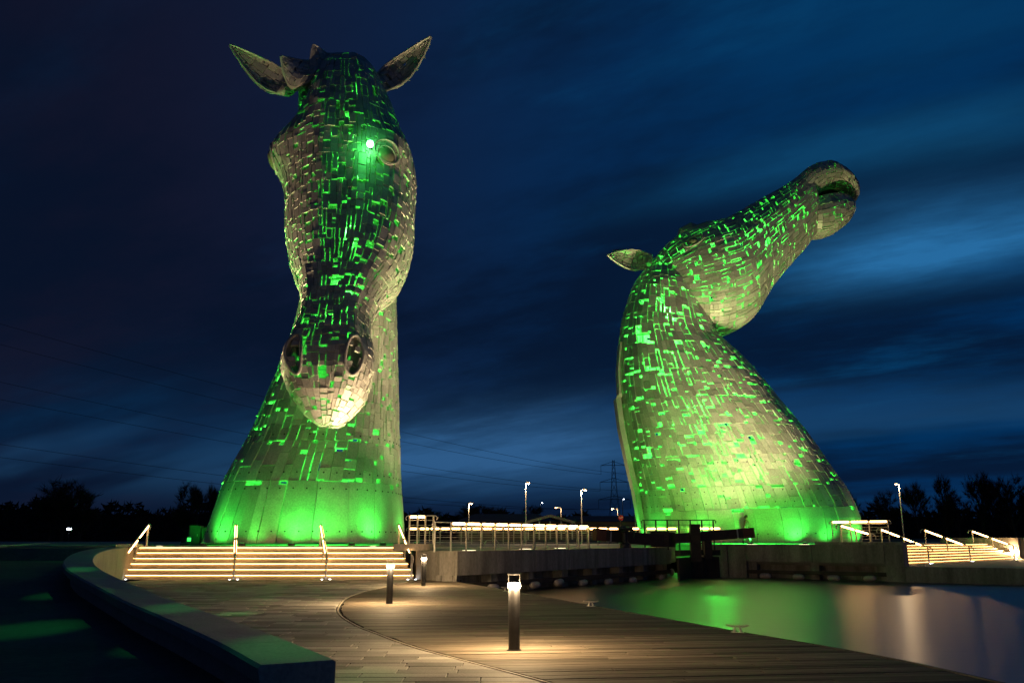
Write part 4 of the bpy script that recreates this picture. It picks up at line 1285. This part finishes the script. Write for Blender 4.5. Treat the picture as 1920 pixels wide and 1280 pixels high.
def beam(label, a, b_, h0, w=.4):
    root = empty('balance_beam', a, label, 'beam', 'balance beams of the lock gates')
    MB().bar(a, b_, w, h0).build('beam', TIMBER, root)
    e = a.lerp(b_, .78); d = (b_ - a).normalized()
    MB().bar(e, e + d * .08, w + .02, h0 + .02).build('metal_band', RAILM, root)
    MB().bar(a.lerp(b_, .86), b_ + d * .01, w + .03, h0 + .03).build('end_cap', rough_mat('beam_end_paint', (.12, .05, .035), (.18, .08, .05), 3, .7), root)
    return root


beam('dark lock balance beam rising right towards the walking person', at(1262, 1009, 48.5), at(1411, 998, 49.5), .52)
beam('dark lock balance beam lying low left of the lock opening', at(1240, 1013, 48.2), at(1115, 1001, 46.5), .60)
# dark guard rail on the gate walkway
g0, g1 = at(1209, 1010, 49.5), at(1352, 1010, 49.5)
gr = railing('gate_guard_rail', Vector((g0.x, 49.5, 0)), Vector((g1.x - .4, 49.5, 0)), 1.0, 1.65, 6, 'dark unlit guard rail over the lock gate walkway', led=False, bars=2, mat=DARKM, r=.03)
wd = at(1172, 1012, 46.8)
root = empty('lock_winch', (wd.x, 46.8, ZQ), 'dark lock winch standing on the quay between railing and lock', 'winch')
MB().lathe((wd.x, 46.8, ZQ), [(.32, 0), (.30, .25), (.16, .3), (.14, .8), (.22, .85), (.22, 1.1), (.1, 1.16)], 14).build('pedestal', DARKM, root)
MB().tube([(wd.x - .35, 46.6, ZQ + 1.0), (wd.x + .4, 46.6, ZQ + 1.0)], .09, 8).build('drum', DARKM, root)
MB().tube([(wd.x + .4, 46.6, ZQ + 1.0), (wd.x + .45, 46.45, ZQ + .75), (wd.x + .45, 46.4, ZQ + .5)], .025, 6).build('crank', DARKM, root)
# light path strip of ground lit beyond: wheel stops
for i, px in enumerate((922, 990)):
    p_ = at(px, 1010, 49); p_.z = ZQ
    root = empty('cycle_hoop', p_, ('bent steel cycle hoop seen through the railing, nearer the steps', 'bent steel cycle hoop seen through the railing, nearer the lock')[i], 'cycle stand', 'steel hoops behind the railing')
    MB().tube([p_ + Vector((-.4, 0, 0)), p_ + Vector((-.38, 0, .3)), p_ + Vector((-.25, 0, .42)), p_ + Vector((.25, 0, .42)), p_ + Vector((.38, 0, .3)), p_ + Vector((.4, 0, 0))], .03, 6).build('hoop', RAILM, root)
    for s_ in (-.4, .4): MB().lathe(p_ + Vector((s_, 0, 0)), [(.07, .002), (.07, .012)], 8).build('foot', RAILM, root)

# no-entry sign
sp = at(1164, 970, 56)
root = empty('no_entry_sign', (sp.x, 56, ZQ), 'round red sign with pale bar on a post by the lock', 'sign')
MB().tube([(sp.x, 56.03, ZQ), (sp.x, 56.03, sp.z + .2)], .03, 6).build('post', DARKM, root)
mb = MB(); vs = [(sp.x + .17 * math.cos(t * .3142), y_, sp.z + .17 * math.sin(t * .3142)) for y_ in (56, 55.97) for t in range(20)]
mb.add(vs, [tuple(range(20)), tuple(range(39, 19, -1))] + [(i, (i + 1) % 20, (i + 1) % 20 + 20, i + 20) for i in range(20)]).build('sign_face', REDP, root)
MB().box((sp.x, 55.962, sp.z), (.24, .006, .055)).build('white_bar', WHITEP, root)

# cabinet at left
cb = at(378, 1015, 47)
root = empty('equipment_cabinet', (cb.x, 47, ZL), 'green lit equipment cabinet beside the left foot of the facing horse head', 'cabinet')
MB().box((cb.x - .35, 47, ZL + .5), (.6, .5, 1.0)).build('body', GREENP, root)
MB().box((cb.x - .35, 46.74, ZL + .5), (.5, .02, .85)).build('door', GREENP, root)
MB().box((cb.x - .16, 46.725, ZL + .5), (.03, .02, .12)).build('handle', RAILM, root)
MB().box((cb.x + .55, 47.2, ZL + .45), (1.1, .5, .9)).build('side_unit', GREENP, root)

# ------------------------------------------------------------------ person on the quay
pp = at(1401, 1010, 55.5); px_, py_ = pp.x, 55.5
root = empty('person', (px_, py_, ZR), 'person in a dusky pink coat and grey trousers walking past the beam end', 'person')


def skin(name, pts, edges, rad, mat, parent, root_i=0, sub=1):
    me = bpy.data.meshes.new(name); me.from_pydata([Vector(q) for q in pts], edges, [])
    o = bpy.data.objects.new(name, me); COL.objects.link(o); o.parent = parent; me.materials.append(mat)
    md = o.modifiers.new('skin', 'SKIN'); md.use_smooth_shade = True
    sv = me.skin_vertices[0].data if me.skin_vertices else None
    if sv is None:
        return o
    for i, r_ in enumerate(rad): sv[i].radius = (r_, r_) if not isinstance(r_, tuple) else r_
    for i in range(len(pts)): sv[i].use_root = (i == root_i)
    s2 = o.modifiers.new('sub', 'SUBSURF'); s2.levels = sub; s2.render_levels = sub
    return o


SKIN = rough_mat('skin', (.45, .28, .20), (.52, .33, .25), 8, .6, 0, 0)
COAT = rough_mat('coat_cloth', (.30, .14, .15), (.38, .19, .19), 6, .9, 0, .2)
TROU = rough_mat('trouser_cloth', (.13, .14, .15), (.19, .20, .21), 6, .9, 0, .2)
HAIR = rough_mat('dark_hair', (.03, .02, .015), (.06, .04, .03), 20, .7, 0, .2)


def limb(pts, rad, n=8):
    return MB().tube(pts, rad, n)


# body as one continuous figure: rings stacked for torso and head, skinned limbs meet inside the torso
bpts = [(0, 0, .95), (0, 0, 1.12), (0, 0, 1.32), (0, -.01, 1.45), (0, -.02, 1.53), (0, -.03, 1.60), (0, -.03, 1.70),
        (.09, .02, .90), (.11, .12, .50), (.12, .30, .09), (.12, .18, .03), (-.09, -.02, .90), (-.10, -.16, .50), (-.10, -.26, .08), (-.10, -.38, .03),
        (.19, 0, 1.40), (.24, -.06, 1.12), (.23, -.18, .90), (.23, -.22, .82), (-.19, 0, 1.40), (-.25, .08, 1.12), (-.24, .02, .90), (-.24, 0, .82)]
bed = [(0, 1), (1, 2), (2, 3), (3, 4), (4, 5), (5, 6), (0, 7), (7, 8), (8, 9), (9, 10), (0, 11), (11, 12), (12, 13), (13, 14), (3, 15), (15, 16), (16, 17), (17, 18), (3, 19), (19, 20), (20, 21), (21, 22)]
brad = [.13, .12, .15, .11, .05, .085, .075, .09, .065, .04, .035, .09, .065, .04, .035, .06, .045, .035, .03, .06, .045, .035, .03]
try:
    import bmesh
    me = bpy.data.meshes.new('body'); bm2 = bmesh.new(); lay = bm2.verts.layers.skin.verify()
    vv_ = [bm2.verts.new(q) for q in bpts]
    for e_ in bed: bm2.edges.new((vv_[e_[0]], vv_[e_[1]]))
    for v_, r_ in zip(vv_, brad): v_[lay].radius = (r_, r_)
    vv_[0][lay].use_root = True
    bm2.to_mesh(me); bm2.free()
    ob = bpy.data.objects.new('body', me); COL.objects.link(ob); ob.parent = root; me.materials.append(SKIN)
    ob.modifiers.new('skin', 'SKIN').use_smooth_shade = True
    s2 = ob.modifiers.new('sub', 'SUBSURF'); s2.levels = 1; s2.render_levels = 1
except Exception as ex:
    print('person', ex)
root['_o'] = (0, 0, 0)
cl = MB(); prof = [(.16, .78), (.17, .95), (.165, 1.1), (.18, 1.3), (.175, 1.42), (.09, 1.51)]
vs = []; fs = []
for r_, z in prof:
    for k in range(14):
        t = 2 * math.pi * k / 14; vs.append((r_ * 1.22 * math.cos(t), r_ * .85 * math.sin(t), z))
for i in range(len(prof) - 1):
    for k in range(14): fs.append((i * 14 + k, i * 14 + (k + 1) % 14, (i + 1) * 14 + (k + 1) % 14, (i + 1) * 14 + k))
cl.add(vs, fs)
for sx_ in (1, -1):
    a = [bpts[15], bpts[16], bpts[17]] if sx_ > 0 else [bpts[19], bpts[20], bpts[21]]
    cl.tube(a, [.085, .068, .055], 8)
cl.build('coat', COAT, root, smooth=True)
tr = MB()
tr.tube([bpts[0], bpts[7], bpts[8], bpts[9]], [.14, .115, .085, .07], 10); tr.tube([bpts[0], bpts[11], bpts[12], bpts[13]], [.14, .115, .085, .07], 10)
tr.build('trousers', TROU, root, smooth=True)
MB().lathe((0, -.01, 1.68), [(.05, -.10), (.105, -.04), (.115, .03), (.09, .1), (.03, .135)], 12).build('hair', HAIR, root, smooth=True)
root['_o'] = (px_, py_, ZR)
root.rotation_euler = (0, 0, math.radians(70))

# ------------------------------------------------------------------ street lamps
def street_lamp(px, ytop, Y, label, arm=0.0, power=0, lens=None, ybase=None, hs=1.0):
    t = at(px, ytop, Y); zb = 1.1
    root = empty('street_lamp', (t.x, Y, zb), label, 'street lamp', 'street lamps beyond the lock')
    th = .07 * max(1, Y / 75)
    MB().tube([(t.x, Y, zb), (t.x, Y, zb + 1), (t.x, Y, t.z)], [th, th * .8, th * .55], 6).build('pole', RAILM, root)
    hx = t.x + arm
    if arm: MB().tube([(t.x, Y, t.z - .02), (hx, Y - .1, t.z + .05)], th * .45, 6).build('arm', RAILM, root)
    s = hs * Y / 100
    MB().box((hx, Y - .1, t.z + .06 * s + .04), (.5 * s, .24 * s, .07 * s)).build('lamp_head', DARKM, root)
    MB().lathe((hx, Y - .1, t.z - .03 * s), [(.06 * s, -.09 * s), (.16 * s, -.05 * s), (.18 * s, .02 * s)], 10).build('lens', lens or SODIUM, root)
    if power: lamp('POINT', 'street_light', (hx, Y - .2, t.z - .35 * s), power, (1, .66, .34), root, size=.15)
    return root


street_lamp(985.5, 905, 85, 'tall street lamp standing highest between the two horse heads', .25, 900)
street_lamp(1089.5, 918, 85, 'street lamp with a short arm left of the pylon', .4, 900)
street_lamp(879, 943, 110, 'street lamp in front of the round tree crowns', .3, 400)
street_lamp(1052, 951, 150, 'small street lamp over the gabled roof', -.9, 300, hs=.7)
street_lamp(1013, 942, 220, 'faint distant street lamp above the building roof', .5, 0, COOL, hs=.4)
street_lamp(1158, 953, 150, 'small street lamp at the foot of the pylon', -.9, 300, hs=.7)
street_lamp(1167, 935, 220, 'faint distant street lamp right of the pylon', .3, 0, COOL, hs=.35)
street_lamp(1685, 907, 72, 'slim street lamp alone among the dark trees on the right', -.3, 300, hs=.7)
t = at(130, 991, 150)
root = empty('distant_light', (t.x, 150, 1.1), 'tiny cool light on a short post among the dark trees at left', 'lamp')
MB().tube([(t.x, 150, 1.1), (t.x, 150, t.z)], .06, 5).build('pole', DARKM, root)
MB().box((t.x, 149.9, t.z), (.7, .2, .22)).build('lens', COOL, root)
# lit mast by the rearing head
t = at(1190.5, 944, 70)
root = empty('light_mast', (t.x, 70, ZR), 'slim pale mast just left of the rearing horse head', 'mast')
MB().tube([(t.x, 70, ZR), (t.x, 70, t.z)], .05, 6).build('pole', WHITEP, root)
MB().lathe((t.x, 70, ZR), [(.15, 0), (.15, .02), (.06, .04)], 8).build('base_plate', RAILM, root)

# ------------------------------------------------------------------ building
bY = 125
bp = lambda px, py, Y=bY: at(px, py, Y)
x0, x1 = bp(860, 1000).x, bp(1250, 1000).x; ze = bp(960, 977).z; zr_ = bp(960, 961).z
bld = empty('visitor_building', ((x0 + x1) / 2, bY, 1.1), 'low long building with a small pale gable beyond the railings', 'building')
MB().box(((x0 + x1) / 2, bY + 5, (1.1 + ze) / 2), (x1 - x0, 10, ze - 1.1)).build('wall', BWALL, bld)
xa, xb = bp(862, 960).x, bp(1035, 960).x
def gable_roof(xa, xb, zl, zh, name='roof'):
    m = MB(); vs = [(xa - .6, bY - .7, zl), (xb + .6, bY - .7, zl), (xb + .6, bY + 10.7, zl), (xa - .6, bY + 10.7, zl), (xa + 2, bY + 5, zh), (xb - 2, bY + 5, zh)]
    return m.add(vs, [(0, 1, 5, 4), (1, 2, 5), (2, 3, 4, 5), (3, 0, 4), (3, 2, 1, 0)]).build(name, BROOF, bld)
gable_roof(xa, xb, ze, zr_)
gable_roof(bp(1050, 960).x, x1, ze, bp(960, 965).z)
gx0, gx1 = bp(985, 1000, 121).x, bp(1078, 1000, 121).x; gz0, gz1 = bp(960, 977, 121).z, bp(960, 964, 121).z; gm = (gx0 + gx1) / 2
mb = MB(); vs = []
for y_ in (120.2, 124): vs += [(gx0, y_, gz0), (gm, y_, gz1), (gx1, y_, gz0), (gx1, y_, gz0 - .35), (gm, y_, gz1 - .38), (gx0, y_, gz0 - .35)]
mb.add(vs, [(0, 1, 4, 5), (1, 2, 3, 4), (0, 6, 7, 1), (1, 7, 8, 2), (6, 11, 10, 7), (7, 10, 9, 8), (5, 4, 10, 11), (4, 3, 9, 10)]).build('gable', rough_mat('pale_fascia', (.4, .36, .28), (.5, .45, .36), 1, .7), bld)
for i in range(5):
    xx = gx0 + .4 + (gx1 - gx0 - .8) * i / 4
    MB().box((xx, 120.5, (1.1 + gz0) / 2), (.18, .18, gz0 - 1.1)).build('column', WHITEP, bld)
for i in range(9):
    xx = x0 + 2.0 + i * (x1 - x0 - 4) / 8
    w = MB().box((xx, bY - .02, 2.9), (1.5, .06, 1.3)).build('window', DARKM, bld)
    MB().box((xx, bY - .06, 2.9), (1.3, .02, 1.1)).build('pane', EYEG, w)

# parked barge seen behind the railings
# ------------------------------------------------------------------ pylon and cables
def pylon(X, Y, label, H=34):
    root = empty('pylon', (X, Y, 1.1), label, 'pylon', 'lattice power pylons'); mb = MB(); zb = 1.1
    w0, w1, w2 = 3.0, 1.1, .35; r = .075
    lv = [0, .18, .34, .48, .6, .7, .79, .87, .94, 1]
    def hw(f): return w0 + (w1 - w0) * min(1, f / .6) if f < .6 else w1 + (w2 - w1) * (f - .6) / .4
    for sx_ in (-1, 1):
        for sy_ in (-1, 1):
            MB().tube([(X + sx_ * hw(f), Y + sy_ * hw(f), zb + H * f) for f in lv], r, 4).build('leg', DARKM, root)
    for a, b_ in zip(lv[:-1], lv[1:]):
        for sy_ in (-1, 1):
            for s_ in (-1, 1):
                mb.tube([(X - s_ * hw(a), Y + sy_ * hw(a), zb + H * a), (X + s_ * hw(b_), Y + sy_ * hw(b_), zb + H * b_)], r * .6, 3)
        for s_ in (-1, 1):
            mb.tube([(X + s_ * hw(a), Y - hw(a), zb + H * a), (X + s_ * hw(b_), Y + hw(b_), zb + H * b_)], r * .6, 3)
    mb.build('lattice', DARKM, root)
    arms = []
    for f, w in ((.50, 6.2), (.72, 5.5), (.93, 5.0)):
        z = zb + H * f
        a = MB(); a.tube([(X - w, Y, z), (X, Y, z + .2), (X + w, Y, z)], .10, 4); a.tube([(X - w, Y, z), (X, Y, z + 1.6), (X + w, Y, z)], .10, 3)
        ao = a.build('cross_arm', DARKM, root)
        for s_ in (-1, 1):
            MB().tube([(X + s_ * w, Y, z), (X + s_ * w, Y, z - 3.4)], .07, 4).build('insulator', DARKM, ao); arms.append((X + s_ * w, Y, z - 3.4))
    return root, arms


pt = at(1150, 862, 340)
p1 = pylon(pt.x, 340, 'lattice power pylon standing left of the rearing horse head', pt.z - 1.1)
p2 = pylon(-92, 58, 'lattice power pylon beyond the left edge of the photo', 36)
CAB = rough_mat('cable', (.02, .02, .02), (.03, .03, .03), 1, .6, .3, 0)
for i, (a, b_) in enumerate(zip(p1[1], p2[1])):
    a, b_ = Vector(a), Vector(b_); pts = []
    for k in range(41):
        t = k / 40; q = a.lerp(b_, t); q.z -= 4 * 4.0 * t * (1 - t); pts.append(q)
    o = MB().tube(pts, [.015 + .04 * (1 - k / 40) for k in range(41)], 4, cap=False).build('power_cable', CAB, loc=a)
    tag(o, ('thin cable across the left sky, fifth from the top', 'thin cable across the left sky, lowest of the six', 'thin cable across the left sky, third from the top', 'thin cable across the left sky, fourth from the top', 'topmost thin cable across the left sky', 'thin cable across the left sky, second from the top')[i], 'cable', 'power cables across the left sky')

# ------------------------------------------------------------------ trees
def tree_meshes(h, cw, kind, rnd):
    tr = MB(); cr = MB()
    tips = []

    def grow(p, d, L, r, lev):
        n = 3; pts = [p]; q = p.copy(); dd = d.copy()
        for i in range(n):
            dd = (dd + Vector((rnd.uniform(-.16, .16), rnd.uniform(-.16, .16), rnd.uniform(-.02, .14)))).normalized(); q = q + dd * L / n; pts.append(q.copy())
        tr.tube(pts, [r, r * .82, r * .66, r * .5], 5 if lev < 2 else 3, cap=False)
        if lev >= 3:
            tips.append((pts[1], dd, L)); tips.append((pts[3], dd, L)); return
        for i in range((7 if lev == 0 else 5)):
            t = rnd.uniform(.35, 1) if lev else rnd.uniform(.25 if kind == 'round' else .05, 1)
            b0 = pts[min(n - 1, int(t * n))].lerp(pts[min(n, int(t * n) + 1)], (t * n) % 1)
            az = rnd.uniform(0, 6.28); sp = {'round': .95, 'tall': .40}[kind] * rnd.uniform(.6, 1.2)
            nd = (dd + Vector((math.cos(az) * sp, math.sin(az) * sp, rnd.uniform(-.1, .3)))).normalized()
            grow(b0, nd, L * rnd.uniform(.5, .72) * (1 if kind == 'round' else .9), r * .5, lev + 1)

    grow(Vector((0, 0, 0)), Vector((0, 0, 1)), h * (.5 if kind == 'round' else .62), h * .022, 0)
    for (p, d, L) in tips:
        for k in range(16):
            a = (d + Vector((rnd.uniform(-1, 1), rnd.uniform(-1, 1), rnd.uniform(-.5, .9))) * .8).normalized(); s = p + Vector((rnd.uniform(-.3, .3), rnd.uniform(-.3, .3), rnd.uniform(-.3, .3))) * h * .04
            e = s + a * h * rnd.uniform(.05, .13); w = Vector((rnd.uniform(-1, 1), rnd.uniform(-1, 1), rnd.uniform(-1, 1))).cross(a).normalized() * h * .0024
            cr.add([s - w, s + w, e], [(0, 1, 2)])
    tz = sorted(v[2] for v in cr.v)[int(len(cr.v) * .985)]; hxx = sorted(abs(v[0]) for v in cr.v)[int(len(cr.v) * .96)]
    c0_, c1_ = (.60, .42) if kind == 'round' else (.58, .46)
    nv_ = []
    for i in range(0, len(cr.v), 3):
        x, y, z = cr.v[i]; q = math.hypot(x, y) / hxx; w = (z / tz - c0_) / c1_
        if q * q + w * w < (rnd.uniform(.8, 1.12) if kind == 'round' else rnd.uniform(.5, 2.2)): nv_ += cr.v[i:i + 3]
    cr = MB(); cr.add(nv_, [(i, i + 1, i + 2) for i in range(0, len(nv_), 3)])
    top = max(v[2] for v in cr.v); k = h / top
    hx = max(abs(v[0]) for v in cr.v); kx = cw / hx; tr.v = [(v[0] * min(1, hx / max(hx, math.hypot(v[0], v[1]))), v[1] * min(1, hx / max(hx, math.hypot(v[0], v[1]))), min(v[2], top)) for v in tr.v]
    tr.v = [(v[0] * kx, v[1] * kx, v[2] * k) for v in tr.v]; cr.v = [(v[0] * kx, v[1] * kx, v[2] * k) for v in cr.v]
    return tr, cr


rt = random.Random(21)
protos = {}
for kind in ('round', 'tall'):
    for i in range(3):
        h, cw = (10, 5.2) if kind == 'round' else (10, 2.0)
        tr, cr = tree_meshes(h, cw, kind, rt)
        def mk(mb, nm, mat):
            me = bpy.data.meshes.new(nm); me.from_pydata(mb.v, [], mb.f); me.materials.append(mat); return me
        protos[(kind, i)] = (mk(tr, 'trunk', BARK), mk(cr, 'crown', TWIG))


def tree(px, ytop, Y, kind, i, label, group, wide=1.0):
    t = at(px, ytop, Y); h = t.z - 1.0
    root = empty('tree', (t.x, Y, 1.0), label, 'tree', group)
    s = h / 10
    for me, nm in zip(protos[(kind, i)], ('trunk', 'crown')):
        o = bpy.data.objects.new(nm, me); COL.objects.link(o); o.parent = root
    root.scale = (s * wide, s * wide, s); root.rotation_euler = (0, 0, rt.uniform(0, 6))


G1_, G2_ = 'bare trees on the left skyline', 'bare trees on the right skyline'
tree(128, 884, 130, 'round', 0, 'broad rounded bare tree standing tallest on the left skyline', G1_, .95)
tree(104, 906, 134, 'round', 1, 'bare tree leaning against the broad rounded tree, on its left', G1_, .8)
tree(160, 912, 131, 'round', 2, 'bare tree leaning against the broad rounded tree, on its right', G1_, .7)
tree(360, 897, 130, 'tall', 0, 'tall oval bare tree left of the facing horse head', G1_, 1.5)
tree(378, 902, 128, 'tall', 1, 'slender bare tree touching the tall oval tree on its right', G1_, 1.2)
tree(413, 900, 130, 'tall', 2, 'slender pair of bare trees close to the facing horse head', G1_, 1.3)
tree(430, 903, 127, 'tall', 0, 'bare tree half hidden behind the green base', G1_, 1.3)
tree(895, 936, 170, 'round', 1, 'round dark tree crown between the two horse heads', 'trees between the two horse heads', 1.3)
tree(925, 946, 172, 'round', 2, 'lower dark crown beside the round one, above the building', 'trees between the two horse heads', 1.0)
tree(820, 951, 170, 'round', 0, 'small dark tree near the right flank of the facing head', 'trees between the two horse heads', 1.1)
tree(1000, 942, 190, 'round', 2, 'dark tree behind the tallest street lamp', 'trees between the two horse heads', .8)
tree(1120, 962, 180, 'round', 0, 'small dark tree left of the pylon foot', 'trees between the two horse heads', 1.2)
tree(1590, 912, 110, 'round', 1, 'dark conical tree against the right flank of the rearing head', G2_, .5)
for i, (px, yt, w, lab) in enumerate(((1655, 908, 1.5, 'hazy bare tree left of the lone street lamp'), (1712, 893, 1.4, 'bare tree just right of the lone street lamp'), (1762, 882, 1.0, 'thin leaning bare tree in the middle of the right skyline'), (1790, 905, 1.3, 'low bare tree between the leaning one and the tall pair'), (1828, 872, 1.5, 'tall pointed bare tree above the middle sloping handrail'), (1850, 895, 1.2, 'narrow bare tree right of the tall pointed one'), (1890, 876, 1.7, 'widest tall bare tree near the right photo edge'), (1922, 895, 1.4, 'bare tree cut by the right photo edge'))):
    tree(px, yt, 140 + 5 * (i % 3), 'round', i % 3, lab, G2_, w * .42)

# far woodland as one mass
mb = MB(); rw = random.Random(4)
def hprof(px):
    pts = [(-400, 948), (0, 940), (60, 940), (200, 948), (300, 952), (420, 945), (560, 950), (760, 962), (840, 965), (1000, 968), (1130, 972), (1200, 965), (1300, 965), (1560, 955), (1640, 958), (1700, 955), (1800, 958), (1920, 950), (2400, 945)]
    return float(np.interp(px, [q[0] for q in pts], [q[1] for q in pts]))
for k in range(15000):
    px = rw.uniform(-400, 2400); Y = rw.uniform(185, 215); top = at(px, hprof(px) + 7 * math.sin(px * .045) + 4 * math.sin(px * .13 + 1), 200).z
    x = (px - 960) / 1600 * Y; z = 1 + (top - 1) * rw.random() ** .6; s = rw.uniform(.35, 1.3)
    a = rw.uniform(0, 3.14); dx_, dz = math.cos(a) * s, math.sin(a) * s
    mb.add([(x - dx_, Y, z - dz), (x + dx_ * .3, Y + .4, z - dz * .2 - s * .4), (x + dx_, Y, z + dz)], [(0, 1, 2)])
for a in range(56):
    p0 = -400 + a * 50; z0_ = at(p0, hprof(p0) + 14, 220).z; z1_ = at(p0 + 50, hprof(p0 + 50) + 14, 220).z
    X0, X1 = (p0 - 960) / 1600 * 220, (p0 - 910) / 1600 * 220
    mb.add([(X0, 220, .5), (X1, 220, .5), (X1, 222, z1_), (X0, 222, z0_), (X0, 235, .5), (X1, 235, .5)], [(0, 1, 2, 3), (3, 2, 5, 4)])
mb.build('woodland', TWIG, kind='stuff')
